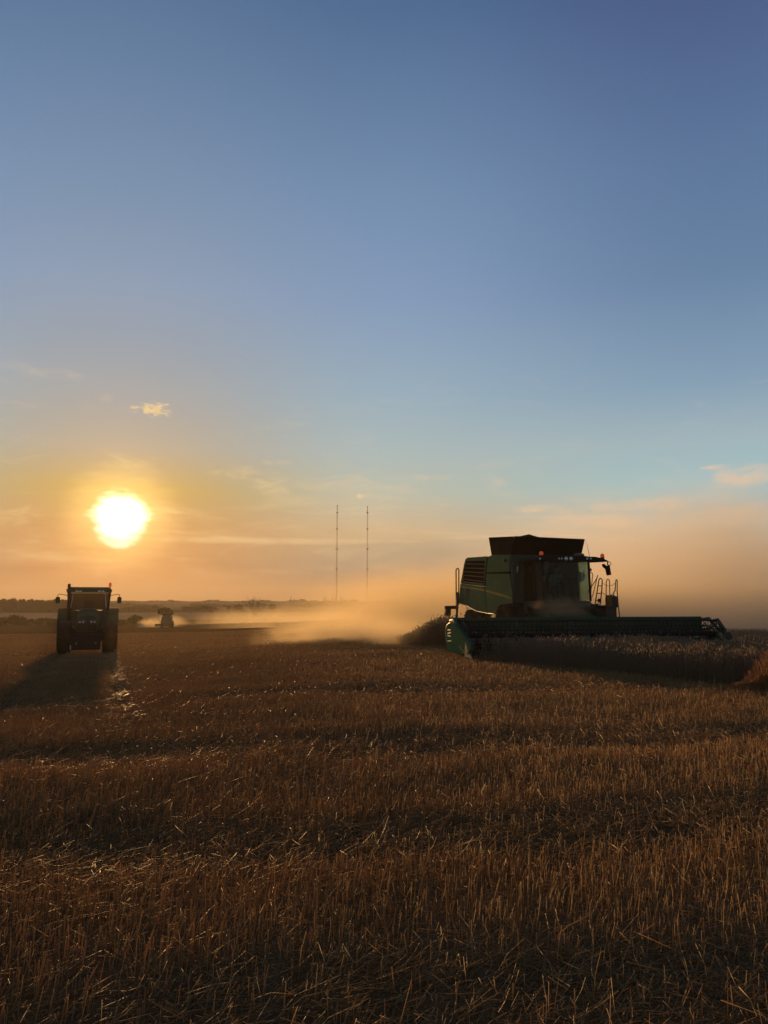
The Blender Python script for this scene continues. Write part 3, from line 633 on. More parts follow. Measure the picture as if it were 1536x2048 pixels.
# hoses, belts and drives in the near corner of the header
hs = MB()
for i in range(9):
    a = Vector((XL + .15 + .12 * i, -2.9 - .1 * (i % 3), .95 + .12 * math.sin(i * 2.1))); hs.tube([a, a + Vector((.1, -.3, .1)), a + Vector((.25, -.5 - .05 * i, -.25)), a + Vector((.2, -.75, -.42))], .016, 6)
hs.build('drive_hoses', M['black'], header)
MB().tube([P(zL(570, 545), 'y', -3.5), P(zL(740, 668), 'y', -3.5)], .04, 8).build('reel_cylinder', M['steel'], header)
# ---------------------------------------------------------------- the driver, seated in the cab
def skin(name, nodes, edges, m, parent=None, root=0, sub=1):
    me = bpy.data.meshes.new(name); me.from_pydata([n[0] for n in nodes], edges, []); me.update(); me.materials.append(m)
    o = bpy.data.objects.new(name, me); col.objects.link(o)
    if parent is not None: o.parent = parent
    o.modifiers.new('skin', 'SKIN'); sv = me.skin_vertices[0].data
    for i, n in enumerate(nodes): sv[i].radius = (n[1], n[1] if len(n) < 3 else n[2]); sv[i].use_root = (i == root)
    s = o.modifiers.new('sub', 'SUBSURF'); s.levels = sub; s.render_levels = sub
    return o
skin_m = mat('skin', (0.36, 0.20, 0.13), .55, 0, .1); shirt_m = mat('pale blue work shirt', (0.20, 0.36, 0.42), .85, 0, .2)
jeans_m = mat('dark work trousers', (0.03, 0.04, 0.06), .9, 0, .2); hair_m = mat('brown hair', (0.03, 0.018, 0.01), .7, 0, .1)
person = empty('person', CM @ Vector((cm + .06, .0, cb + .40)), CTH)
tag(person, 'driver in a pale blue shirt sitting at the wheel of the harvester', 'person')
nodes = [((0, .12, .06), .13, .10), ((0, .13, .28), .125, .10), ((0, .10, .48), .15, .10), ((0, .06, .58), .06), ((0, .04, .66), .055), ((0, .01, .74), .085, .095), ((0, .01, .83), .082, .095), ((0, .02, .90), .05)]
edges = [(i, i + 1) for i in range(7)]
def chain(base, pts):
    i = base
    for p in pts:
        nodes.append(p); edges.append((i, len(nodes) - 1)); i = len(nodes) - 1
    return i
for s in (-1, 1):
    sh_ = chain(2, [((s * .19, .09, .50), .058), ((s * .27, -.02, .30), .045), ((s * .24, -.22, .24), .036), ((s * .20, -.36, .28), .028)])
    pal = chain(sh_, [((s * .19, -.42, .30), .032, .018)])
    for f in range(4):
        a = (f - 1.5) * .017; chain(pal, [((s * .19 + a, -.47, .315), .0095), ((s * .185 + a, -.495 - .006 * (1 - abs(f - 1.5)), .295), .0085), ((s * .183 + a, -.48, .268), .0075)])
    chain(sh_, [((s * .155, -.39, .305), .010), ((s * .150, -.43, .300), .009)])
    chain(0, [((s * .10, .0, .04), .085), ((s * .15, -.36, .08), .065), ((s * .16, -.42, -.20), .05), ((s * .16, -.44, -.38), .04), ((s * .17, -.58, -.42), .035)])
body = skin('body', nodes, edges, skin_m, person, 0)
MB().sphere((0, -.098, .775), (.014, .022, .022), 8, 6).build('nose', skin_m, person)
for x in (-.088, .088): MB().sphere((x, .02, .78), (.012, .025, .034), 8, 6).build('ear', skin_m, person)
for x in (-.032, .032): MB().sphere((x, -.085, .80), .010, 8, 6).build('eye', M['black'], person)
MB().box((0, -.090, .725), (.045, .012, .008)).build('mouth', mat('lips', (.25, .09, .07), .6), person)
hr = MB().sphere((0, .03, .84), (.095, .105, .085), 14, 10); hr.build('hair', hair_m, person)
sn = [((0, .12, .05), .150, .118), ((0, .13, .28), .142, .118), ((0, .10, .48), .165, .118), ((0, .07, .55), .085)]; se = [(0, 1), (1, 2), (2, 3)]
for s in (-1, 1):
    b_ = len(sn); sn += [((s * .19, .09, .50), .072), ((s * .27, -.02, .30), .060), ((s * .255, -.12, .27), .054)]; se += [(2, b_), (b_, b_ + 1), (b_ + 1, b_ + 2)]
skin('shirt', sn, se, shirt_m, person)
tn = [((0, .12, .05), .155, .12)]; te = []
for s in (-1, 1):
    b_ = len(tn); tn += [((s * .10, .0, .045), .098), ((s * .15, -.36, .085), .078), ((s * .16, -.42, -.20), .062), ((s * .16, -.44, -.35), .055)]; te += [(0, b_), (b_, b_ + 1), (b_ + 1, b_ + 2), (b_ + 2, b_ + 3)]
skin('trousers', tn, te, jeans_m, person)
# ---------------------------------------------------------------- the tractor
tractor = empty('tractor', (TX0, TY0, hz(TX0, TY0) - .02), DRIVE)
tractor.scale = (.94, .94, .94)
tag(tractor, 'tractor facing the camera in front of the low sun, its long shadow on the stubble', 'tractor')
def tb(name, lo, hi, m, bevel=.02, parent=tractor): return MB().hexa([Vector(p) for p in lo], [Vector(p) for p in hi]).build(name, m, parent, bevel)
def quad(x0, x1, y0, y1, z): return [(x0, y0, z), (x1, y0, z), (x1, y1, z), (x0, y1, z)]
tyre('rear_wheel', tractor, (-1.02, 0, .95), .97, .68, 22, hub_out=-1); tyre('rear_wheel', tractor, (1.02, 0, .95), .97, .68, 22)
tyre('front_wheel', tractor, (-.92, -2.65, .70), .72, .52, 20, hub_out=-1); tyre('front_wheel', tractor, (.92, -2.65, .70), .72, .52, 20)
MB().box((0, -1.3, .95), (.55, 3.4, .55)).box((0, 0, .95), (1.5, .4, .4)).box((0, -2.65, .72), (1.4, .22, .25)).build('chassis', M['black'], tractor, .03)
for s in (-1, 1):                                           # rear mudguards, curved over the tyres
    m_ = MB(); a0, a1, N_ = math.radians(15), math.radians(150), 12; vs = []
    for i in range(N_ + 1):
        a = a0 + (a1 - a0) * i / N_
        for (x, r) in ((.60, 1.04), (1.36, 1.04), (1.36, 1.09), (.60, 1.09)): vs.append((s * x, -math.cos(a) * r, .95 + math.sin(a) * r))
    fs = []
    for i in range(N_):
        for k in range(4): fs.append((4 * i + k, 4 * i + (k + 1) % 4, 4 * i + 4 + (k + 1) % 4, 4 * i + 4 + k))
    fs += [(0, 1, 2, 3), tuple(4 * N_ + k for k in (3, 2, 1, 0))]
    m_.add(vs, fs); m_.build('mudguard', M['green'], tractor)
    m_ = MB(); vs = []
    for i in range(N_ + 1):
        a = math.radians(35) + math.radians(110) * i / N_
        for (x, r) in ((.66, .76), (1.18, .76), (1.18, .79), (.66, .79)): vs.append((s * x, -2.65 - math.cos(a) * r, .70 + math.sin(a) * r))
    m_.add(vs, fs); m_.build('front_mudguard', M['black'], tractor)
# bonnet: tapered nose with a bowed top
prof = [(-.46, 1.02), (-.47, 1.55), (-.42, 1.74), (-.28, 1.82), (0, 1.845), (.28, 1.82), (.42, 1.74), (.47, 1.55), (.46, 1.02)]
m_ = MB(); ring = [(-3.05, .90, -.10), (-2.9, 1, 0), (-2.0, 1.06, .10), (-.95, 1.12, .18)]; vs = []
for (y, sx, dz) in ring: vs += [(x * sx, y, z + (dz if z > 1.2 else 0)) for x, z in prof]
k = len(prof); fs = [tuple(range(k))[::-1], tuple(range(3 * k, 4 * k))]
for i in range(3):
    for j in range(k): fs.append((i * k + j, i * k + (j + 1) % k, (i + 1) * k + (j + 1) % k, (i + 1) * k + j))
m_.add(vs, fs); bonnet = m_.build('bonnet', M['green'], tractor, .02)
MB().tube([(-.34, -1.2, 1.99), (-.30, -1.22, 2.03), (0, -1.24, 2.05), (.30, -1.22, 2.03), (.34, -1.2, 1.99)], .018, 8).build('bonnet_trim', M['steel'], bonnet)
gr = tb('grille', quad(-.40, .40, -3.09, -3.04, 1.06), quad(-.40, .40, -3.09, -3.04, 1.36), M['black'], .01)
for i in range(5): MB().box((0, -3.096, 1.10 + .055 * i), (.76, .012, .012)).build('slat', M['grey'], gr)
for s in (-1, 1):
    h_ = MB().prism([(s * .05, -3.10, 1.40), (s * .38, -3.10, 1.38), (s * .40, -3.10, 1.50), (s * .30, -3.10, 1.56), (s * .05, -3.10, 1.54)], (0, .06, 0)).build('headlight', M['grey'], tractor, .01)
    MB().lathe([(-3.11, .055), (-3.125, .045), (-3.128, .01)], 'y', (s * .17, 0, 1.465), 14).build('bulb', M['lamp'], h_)
    MB().lathe([(-3.11, .05), (-3.125, .04), (-3.128, .01)], 'y', (s * .31, 0, 1.46), 14).build('bulb', M['lamp'], h_)
MB().box((0, -3.085, 1.655), (.70, .03, .020)).box((-.36, -3.08, 1.60), (.02, .03, .13)).box((.36, -3.08, 1.60), (.02, .03, .13)).build('nose_trim', M['grey'], bonnet)
# cab
cabt = empty('cab'); cabt.parent = tractor
bot, top = quad(-.86, .86, -.85, .72, 1.95), quad(-.93, .93, -.62, .72, 2.80)
tb('lower_body', quad(-.60, .60, -.85, .72, 1.05), quad(-.84, .84, -.85, .72, 1.95), M['dark_green'], .02, cabt)
for i in range(4): MB().tube([Vector(bot[i]), Vector(top[i])], .058, 8).build('pillar', M['black'], cabt)
roofm = MB().hexa([Vector(p) for p in quad(-1.0, 1.0, -.80, .80, 2.80)], [Vector(p) for p in quad(-1.03, 1.03, -.86, .84, 2.93)]).hexa([Vector(p) for p in quad(-1.03, 1.03, -.86, .84, 2.93)], [Vector(p) for p in quad(-.88, .88, -.62, .66, 3.06)])
roofm.build('roof', M['green'], cabt, .02)
tglass = glass('dusty tractor glass', (.47, .46, .42), .40, even=.72)
def pane(i, j, name):
    a, b, c, d = [Vector(p) for p in (bot[i], bot[j], top[j], top[i])]; n_ = (b - a).cross(d - a).normalized() * .012
    ins = lambda p, q, r: p + (q - p) * .035 + (r - p) * .03
    MB().prism([ins(a, b, d), ins(b, a, c), ins(c, d, b), ins(d, c, a)], n_).build(name, tglass, cabt)
pane(0, 1, 'windscreen'); pane(1, 2, 'side_window'); pane(2, 3, 'rear_window'); pane(3, 0, 'side_window')
MB().box((0, .28, 2.0), (.52, .5, .14)).box((0, .52, 2.22), (.46, .14, .42)).build('seat', M['seat'], cabt, .03)
m_ = MB(); a = [Vector((.19 * math.cos(t), -.25 + .09 * math.sin(t), 2.25 + .16 * math.sin(t))) for t in [i * math.pi / 8 for i in range(17)]]
m_.tube(a, .018, 6).tube([(0, -.5, 1.9), (0, -.25, 2.25)], .05, 8).tube([a[0], a[8]], .014, 6); m_.build('steering_wheel', M['black'], cabt)
for x, x2 in ((-.71, -.79), (.72, .78)): MB().tube([(x2, -.90, 2.05), (x, -.74, 2.72)], .017, 6).build('sky_gap_strip', M['white'], cabt)  # added pale strips imitating sky glimpsed past the cab pillars
for x in (-.55, -.40, .45, .62): MB().box((x, -.87, 2.86), (.12, .04, .06)).build('work_light', M['lamp'], cabt)
MB().tube([(-.86, -1.05, 1.5), (-.88, -1.02, 2.9), (-.90, -.98, 3.10), (-.90, -.90, 3.16)], [.085, .075, .07, .07], 12).build('exhaust_pipe', M['black'], tractor)
b_ = empty('beacon'); b_.parent = tractor; b_.location = (.93, -.3, 3.12)
MB().lathe([(-.02, .06), (.04, .065), (.13, .06), (.17, .03)], 'z', n=14).build('lens', M['amber'], b_); MB().lathe([(-.14, .025), (-.03, .025), (-.02, .07)], 'z', n=12).build('beacon_stem', M['black'], b_)
for s in (-1, 1):
    mr = empty('mirror'); mr.parent = tractor
    MB().tube([(s * .95, -.72, 2.66), (s * 1.30, -.95, 2.72), (s * 1.37, -.98, 2.70), (s * 1.37, -.98, 2.55)], .016, 6).build('mirror_arm', M['black'], mr)
    pr = [(s * 1.37 + .10 * math.copysign(abs(math.cos(t)) ** .5, math.cos(t)), -1.0, 2.44 + .155 * math.copysign(abs(math.sin(t)) ** .5, math.sin(t))) for t in [i * math.pi / 10 for i in range(20)]]
    MB().prism(pr, (0, .07, 0)).build('mirror_housing', M['black'], mr, .01)
# front linkage and weight
MB().hexa([Vector(p) for p in quad(-.60, .60, -3.75, -3.2, .26)], [Vector(p) for p in quad(-.62, .62, -3.70, -3.2, .95)]).build('front_weight', M['black'], tractor, .04)
for s in (-1, 1): MB().tube([(s * .35, -2.9, .62), (s * .40, -3.9, .55)], .045, 8).build('linkage_arm', M['steel'], tractor)
MB().box((-.60, -3.45, .36), (.13, .03, .20)).build('reflector_plate', M['white'], tractor, .005)
MB().box((.20, -3.765, .60), (.22, .02, .022)).build('weight_badge', M['grey'], tractor)
# ---------------------------------------------------------------- distant combine
fc_ = at(334, 1254, 226); FZ = hz(fc_.x, 226)
fcomb = empty('combine_harvester', (fc_.x, 226, FZ), R(16 + 175))
tag(fcomb, 'small distant combine harvester seen from behind at work in its own dust', 'combine harvester')
MB().hexa([Vector(p) for p in [(-1.5, -1, 1.0), (1.5, -1, 1.0), (1.45, 4.6, 1.1), (-1.45, 4.6, 1.1)]], [Vector(p) for p in [(-1.4, -1, 3.3), (1.4, -1, 3.3), (1.25, 4.3, 3.25), (-1.25, 4.3, 3.25)]]).build('body', M['dark_green'], fcomb, .1)
MB().hexa([Vector(p) for p in [(-1.15, -.5, 3.3), (1.15, -.5, 3.3), (1.15, 2.2, 3.3), (-1.15, 2.2, 3.3)]], [Vector(p) for p in [(-1.35, -.9, 3.75), (1.35, -.9, 3.75), (1.35, 2.4, 3.75), (-1.35, 2.4, 3.75)]]).build('grain_tank', M['tarp'], fcomb)
MB().box((0, -1.9, 2.5), (1.9, 1.7, 1.6)).build('cab', M['black'], fcomb, .1)
for s in (-1, 1):
    MB().lathe([(-.35, .6), (-.35, .95), (.35, .95), (.35, .6)], 'x', (s * 1.45, 0, .95), 24).build('front_wheel', M['rubber'], fcomb)
    MB().lathe([(-.22, .35), (-.22, .65), (.22, .65), (.22, .35)], 'x', (s * 1.25, 4.0, .65), 20).build('rear_wheel', M['rubber'], fcomb)
MB().box((1.1, -3.9, .45), (5.4, .25, .7)).tube([(-1.6, -4.5, .6), (3.8, -4.5, .6)], .3, 10).build('header', M['teal'], fcomb)
MB().box((0, -2.6, 1.0), (1.4, 2.4, .8)).build('feeder_house', M['green'], fcomb)
MB().tube([(-1.75, 4.5, 1.0), (-1.75, 4.5, 2.3)], .05, 6).tube([(1.7, 4.4, 1.0), (1.7, 4.4, 2.6)], .05, 6).build('rear_rail', M['rail'], fcomb)
# ---------------------------------------------------------------- masts
mast_m = mat('mast steel', (0.10, 0.085, 0.075), .6, .3, .2)
def mast(px, ptop, d, label):
    t = at(px, ptop, d); z0 = hz(t.x, d); h = t.z - z0; r0 = .52
    o = empty('radio_mast', (t.x, d, z0)); tag(o, label, 'radio mast', 'two tall thin radio masts')
    m_ = MB(); legs = [(r0 * math.cos(a), r0 * math.sin(a)) for a in (.5, .5 + 2.094, .5 + 4.189)]
    for (x, y) in legs: m_.tube([(x, y, 0), (x, y, h * .93)], .085, 5)
    n_ = 54
    for i in range(n_):
        za, zb_ = h * .93 * i / n_, h * .93 * (i + 1) / n_
        for k in range(3):
            a, b = legs[k], legs[(k + 1) % 3]; m_.tube([(*a, za), (*b, zb_)], 0.035, 4, caps=False)
    m_.build('lattice', mast_m, o)
    m_ = MB().tube([(0, 0, h * .92), (0, 0, h)], .17, 6)
    for f in (.955, .985): m_.sphere((0, 0, h * f), (.45, .45, .95), 8, 6)
    m_.build('antenna', mast_m, o)
    for py in (1025, 1058, 1098, 1138):
        z = at(px, py, d).z - z0; MB().lathe([(z - .4, .8), (z, 1.2), (z + .4, .8)], 'z', n=8).build('beacon_platform', mast_m, o)
    for f in (.33, .62, .90):
        for k in range(3):
            a = .5 + 2.094 * k; MB().tube([(0, 0, h * f), (h * .42 * math.cos(a), h * .42 * math.sin(a), -.5)], .018, 4).build('guy_wire', mast_m, o)
    MB().box((0, 0, .6), (2.4, 2.4, 1.2)).build('base_block', mast_m, o)
mast(674.5, 1009, 720, 'taller left radio mast thin against the orange sky')
mast(735, 1011.5, 729, 'right radio mast nearer to the green harvester')
# ---------------------------------------------------------------- trees
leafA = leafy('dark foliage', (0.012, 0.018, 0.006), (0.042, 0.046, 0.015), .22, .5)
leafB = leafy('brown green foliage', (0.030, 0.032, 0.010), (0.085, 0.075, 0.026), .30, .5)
barkm = mat('bark', (0.045, 0.032, 0.022), .9, 0, .4, scale=4)
def leaf_cloud(cent, rad, n, size, r, flat=1.0):
    """n leaf-sized quads scattered through clumps that make up a crown"""
    cent = np.asarray(cent, float); K = len(cent); idx = r.integers(0, K, n)
    d = r.normal(size=(n, 3)); d /= np.linalg.norm(d, axis=1)[:, None]; d *= (r.random(n) ** .45)[:, None]
    p = cent[idx] + d * np.asarray(rad)[idx]
    u = r.normal(size=(n, 3)); u /= np.linalg.norm(u, axis=1)[:, None]; v = np.cross(u, r.normal(size=(n, 3))); v /= np.linalg.norm(v, axis=1)[:, None]
    s = size * (.5 + r.random(n))[:, None]; u *= s; v *= s * .6
    V_ = np.stack([p - u, p - v * .8, p + u, p + v * .8], 1).reshape(-1, 3); return V_, np.arange(4 * n).reshape(-1, 4)
def crown_clumps(w, h, z0, r, n, shape='round'):
    c = []; rr = []
    for _ in range(n):
        for _t in range(50):
            x, y, z = r.uniform(-1, 1, 3)
            if shape == 'cone':
                if math.hypot(x, y) < (1 - (z + 1) / 2) * .9 + .06: break
            elif shape == 'column':
                if math.hypot(x, y) < .8 * (1 - max(0, z) ** 2 * .7): break
            elif x * x + y * y + (z if z > 0 else z * .8) ** 2 < .72: break
        k = r.uniform(.20, .42) * (.5 if shape == 'cone' else 1)
        c.append((x * w / 2 * .8, y * w / 2 * .8, z0 + h / 2 + z * h / 2 * .82)); rr.append((k * w / 2 * 1.1, k * w / 2 * 1.1, k * h / 2 * (1.0 if shape != 'cone' else .8)))
    return c, rr
def tree(px, ptop, wpx, d, label, group=None, name='tree', cat='tree', shape='round', leaves=900, lm=leafA, trunk=True, zbot=None, low=0.25, seed=0):
    r = np.random.default_rng(1000 + int(px * 7) + seed); t = at(px, ptop, d); z0 = hz(t.x, d) - .1; H = t.z - z0; W = wpx / F_PX * d
    o = empty(name, (t.x, d, z0), r.uniform(0, 6)); tag(o, label, cat, group)
    ch0 = H * low; c, rr = crown_clumps(W, H - ch0, ch0, r, 16 if shape == 'round' else 22, shape)
    V_, Q_ = leaf_cloud(c, rr, leaves, max(.12, min(W, H) * .075), r)
    cr_ = big_mesh('crown', V_, Q_, lm); cr_.parent = o
    m_ = MB(); th = max(.08, H * .022)
    m_.tube([(0, 0, -.2), (.02 * H, 0, H * .3), (0, .01 * H, H * .62)], [th * 1.4, th, th * .4], 7)
    for _ in range(5):
        a = r.uniform(0, 6.28); z = H * r.uniform(.3, .5); m_.tube([(0, 0, z), (W * .2 * math.cos(a), W * .2 * math.sin(a), z + H * .15), (W * .34 * math.cos(a), W * .34 * math.sin(a), z + H * .24)], [th * .5, th * .3, th * .12], 5)
    m_.build('trunk', barkm, o); return o
G1 = 'bushes along the field edge'
tree(2, 1231, 44, 244, 'dark bush cut by the left frame edge below the far wood', G1, 'bush', 'bush', low=.02, leaves=1100)
tree(31, 1226.5, 58, 246, 'largest dark bush left of the tractor below the far wood', G1, 'bush', 'bush', low=.02, leaves=1500)
tree(60, 1236, 42, 243, 'low bush between two taller bushes left of the tractor', G1, 'bush', 'bush', low=.02, leaves=800)
tree(84, 1232.5, 46, 247, 'rounded bush left of the tractor below the pale field strip', G1, 'bush', 'bush', low=.02, leaves=1100)
tree(106, 1234, 40, 243, 'dark bush just beside the left wheel of the tractor', G1, 'bush', 'bush', low=.02, leaves=1000)
tree(130, 1233, 34, 246, 'dark bush half hidden behind the tractor wheel', G1, 'bush', 'bush', low=.02, leaves=700)
tree(243, 1237, 36, 244, 'low dark bush just right of the tractor', G1, 'bush', 'bush', low=.02, leaves=900)
tree(275, 1228.5, 46, 250, 'dark dome shaped tree between the tractor and the distant harvester', G1, low=.05, leaves=1500)
tree(306, 1239, 42, 252, 'low bush behind the dust left of the distant harvester', G1, 'bush', 'bush', low=.02, leaves=700)
tree(316, 1231, 10, 262, 'very small round tree left of the distant harvester', G1, low=.3, leaves=350)
tree(333, 1212, 36, 290, 'round dark tree standing right above the distant harvester', None, low=.40, leaves=3200)
G2 = 'hazy trees beyond the dust'
for px, top, wd, d, lb in [(424, 1211, 16, 520, 'hazy tree far left of the bare tree'), (458, 1209, 14, 480, 'small hazy tree left of the bare tree'), (475, 1206, 24, 470, 'broad hazy tree touching the left of the bare tree'), (546, 1206, 20, 490, 'hazy bush right of the bare tree')]:
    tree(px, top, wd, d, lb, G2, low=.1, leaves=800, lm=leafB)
# bare tree: recursive branches
def bare_tree(px, ptop, wpx, d, label):
    r = random.Random(5); t = at(px, ptop, d); z0 = hz(t.x, d); H = t.z - z0; W = wpx / F_PX * d
    o = empty('bare_tree', (t.x, d, z0)); tag(o, label, 'tree')
    tr = MB(); br = MB(); fork = Vector((0, 0, H * .14)); tr.tube([(0, 0, -.3), (.02, 0, H * .07), fork], [.34, .30, .26], 8)
    def grow(p, dirn, L, rad, lev, mb):
        pts = [p]; q = p.copy(); dd = dirn.copy()
        for i in range(3):
            dd = (dd + Vector((r.uniform(-.16, .16), r.uniform(-.16, .16), .10))).normalized(); q = q + dd * L / 3; pts.append(q.copy())
        mb.tube(pts, [rad, rad * .85, rad * .65, rad * .45], 5)
        if lev < 3:
            for i in range(3 if lev < 1 else 2):
                a = r.uniform(0, 6.28); sp = Vector((math.cos(a), math.sin(a), 0)) * r.uniform(.35, .75)
                grow(pts[r.choice((1, 2, 3))], (dd + sp).normalized(), L * r.uniform(.55, .78), rad * .55, lev + 1, mb)
    for i in range(9):
        a = i * 6.28 / 9 + r.uniform(-.3, .3); grow(fork - Vector((0, 0, r.uniform(0, H * .05))), Vector((math.cos(a) * r.uniform(.35, .95), math.sin(a) * r.uniform(.35, .95), 1.1)).normalized(), H * .40, .15, 0, br)
    tr.build('trunk', barkm, o); br.build('branches', barkm, o)
bare_tree(513, 1188, 46, 290, 'leafless tree with fanned bare branches rising out of the dust')
# poplars and conifers on the far rise
G3 = 'poplars on the far rise below the masts'
for i, (px, top) in enumerate([(582, 1190), (588, 1194)]):
    tree(px, top, 5, 1180, ['taller poplar standing apart between the bare tree and the masts', 'shorter poplar close beside the lone tall poplar'][i], 'two poplars standing apart', 'poplar', shape='column', leaves=260, low=.08)
for i, (px, top) in enumerate([(647, 1193), (651, 1192), (656, 1193.5), (664, 1192), (670, 1191), (681, 1191), (686, 1193), (693, 1194), (704, 1193), (709, 1196)]):
    tree(px, top - 2, 5.5, 1200, 'small hazy poplar in the row below the radio masts', G3, 'poplar', shape='column', leaves=220, low=.05)
tree(1516, 1162, 46, 170, 'faint conifer in the dust near the right frame edge', None, 'conifer', 'tree', 'cone', 1600, low=.04)
G4 = 'tiny round trees on the far skyline'
for px, top in [(365, 1203), (376, 1205), (383, 1206), (406, 1202.5), (420, 1205), (432, 1204), (331, 1203), (288, 1203.5), (445, 1205.5), (622, 1201)]:
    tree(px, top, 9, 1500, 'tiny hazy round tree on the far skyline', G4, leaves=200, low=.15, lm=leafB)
# far woods and hedges that read as one mass
def wood(name, label, spots, n, size, lm):
    r = np.random.default_rng(77 + len(spots)); c = []; rr = []
    for (px, top, wpx, d) in spots:
        t = at(px, top, d); z0 = hz(t.x, d) - .3; H = t.z - z0; W = wpx / F_PX * d
        for k in range(6):
            c.append((t.x + r.uniform(-.4, .4) * W, d + r.uniform(-.5, .5) * W, z0 + H * (.12 + .14 * k))); rr.append((W * .42, W * .42, H * .16))
    V_, Q_ = leaf_cloud(c, rr, n, size, r); o = big_mesh(name, V_, Q_, lm); return tag(o, label, 'wood', kind='stuff')
r_w = np.random.default_rng(3)
wood('far_wood', 'dark far wood along the skyline at the left', [(x, 1200 + 2.5 * math.sin(x * .21) + r_w.uniform(-2, 2), 16, 560 + r_w.uniform(0, 40)) for x in range(-60, 150, 6)], 16000, 1.1, leafA)
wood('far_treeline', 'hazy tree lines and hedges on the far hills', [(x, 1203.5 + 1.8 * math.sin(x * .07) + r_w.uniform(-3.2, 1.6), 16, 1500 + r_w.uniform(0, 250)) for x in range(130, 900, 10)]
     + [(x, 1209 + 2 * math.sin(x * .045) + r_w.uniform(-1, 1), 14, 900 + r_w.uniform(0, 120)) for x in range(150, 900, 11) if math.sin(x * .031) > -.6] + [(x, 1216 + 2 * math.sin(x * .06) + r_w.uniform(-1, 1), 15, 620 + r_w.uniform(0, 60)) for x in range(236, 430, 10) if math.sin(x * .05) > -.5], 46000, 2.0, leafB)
# ---------------------------------------------------------------- straw, stubble, standing crop
def straw_mat(name, a, b, trans=.35, rough=.45, spec=.5):
    m = bpy.data.materials.new(name); m.use_nodes = True; nt = NT(m.node_tree); p = nt.n['Principled BSDF']; out = nt.n['Material Output']
    at_ = nt.node('ShaderNodeAttribute', attribute_name='tint'); f = nt.node('ShaderNodeSeparateColor', {0: at_.outputs['Color']})
    c = nt.mix(f.outputs[0], (*a, 1), (*b, 1)); c = nt.mix(nt.math('MULTIPLY', f.outputs[1], .8), c, (0.055, 0.065, 0.018, 1))
    nt.l.new(c, p.inputs['Base Color']); p.inputs['Roughness'].default_value = rough; p.inputs['Specular IOR Level'].default_value = spec
    t = nt.node('ShaderNodeBsdfTranslucent', {0: nt.mix(1.0, c, (1.0, .86, .60, 1), 'MULTIPLY')})
    mx = nt.node('ShaderNodeMixShader', {0: trans, 1: p.outputs[0], 2: t.outputs[0]}); nt.l.new(mx.outputs[0], out.inputs[0]); return m
STUB = straw_mat('stubble straw', STRAW_A, STRAW_B, .48, .62, .2)
LOOSE = straw_mat('loose straw', STRAW_A, STRAW_B, .42, .52, .2)
CLUMP = straw_mat('orange lit wheat', (.30, .135, .045), (.52, .27, .09), .5, .6, .2)  # orange glow of sun through the stalks is put into their colour
CROP = straw_mat('ripe wheat', CROP_A, CROP_B, .16, .7, .1)
CR_POLY = [(2.75, 22.2), (4.6, 19.0), (6.9, 15.5), (8.2, 14.6), (11, 13.2), (18, 12.5), (40, 14), (60, 60), (30, 75), (13.0, 33), (10.9, 26.2)]
CB_POLY = [(-1.0, 92), (-5, 140), (-20, 215), (-56, 229), (-60, 221), (-40, 195), (-24, 160), (-13, 118), (-7, 88)]
CM_POLY = [(.7, 30.2), (2.3, 29.5), (3.1, 33.5), (1.3, 36), (.5, 33)]
def inside(x, y, poly):
    r = np.zeros(len(x), bool); n_ = len(poly); j = n_ - 1
    for i in range(n_):
        xi, yi = poly[i]; xj, yj = poly[j]
        c = ((yi > y) != (yj > y)) & (x < (xj - xi) * (y - yi) / (yj - yi + 1e-9) + xi); r ^= c; j = i
    return r
hd_a, hd_b = CM @ Vector((XL, -4.0, 0)), CM @ Vector((XRH, -4.0, 0))      # the cutting line
hn = (CM.to_3x3() @ Vector((0, -1, 0))); hx = (CM.to_3x3() @ Vector((1, 0, 0)))
def uncut(x, y):
    a = inside(x, y, CR_POLY); rx = (x - hd_a.x) * hx.x + (y - hd_a.y) * hx.y; rn = (x - hd_a.x) * hn.x + (y - hd_a.y) * hn.y
    a &= ~((rx > -.1) & (rx < (XRH - XL) + .15) & (rn < 0.0))
    return a | inside(x, y, CB_POLY) | inside(x, y, CM_POLY)
def scatter(y0, y1, dens, jit=1.0, margin=1.5, rows=.125):
    """points on drilled rows inside the part of the field the camera can look over"""
    n_ = int(dens * (y1 - y0) * ((y0 + y1) * .53 + 2 * margin)); y = np.sqrt(rng.uniform(y0 ** 2, y1 ** 2, n_)) if y0 > 0 else rng.uniform(y0, y1, n_)
    x = rng.uniform(-1, 1, n_) * (y * .53 + margin)
    if rows:
        RA = ROWS if y1 < 20 else ROWS_FAR; c, s = math.cos(RA), math.sin(RA); u = x * c + y * s; v = -x * s + y * c
        u = np.round(u / rows) * rows + rng.normal(0, rows * .24, n_); x = u * c - v * s; y = u * s + v * c
    return x, y
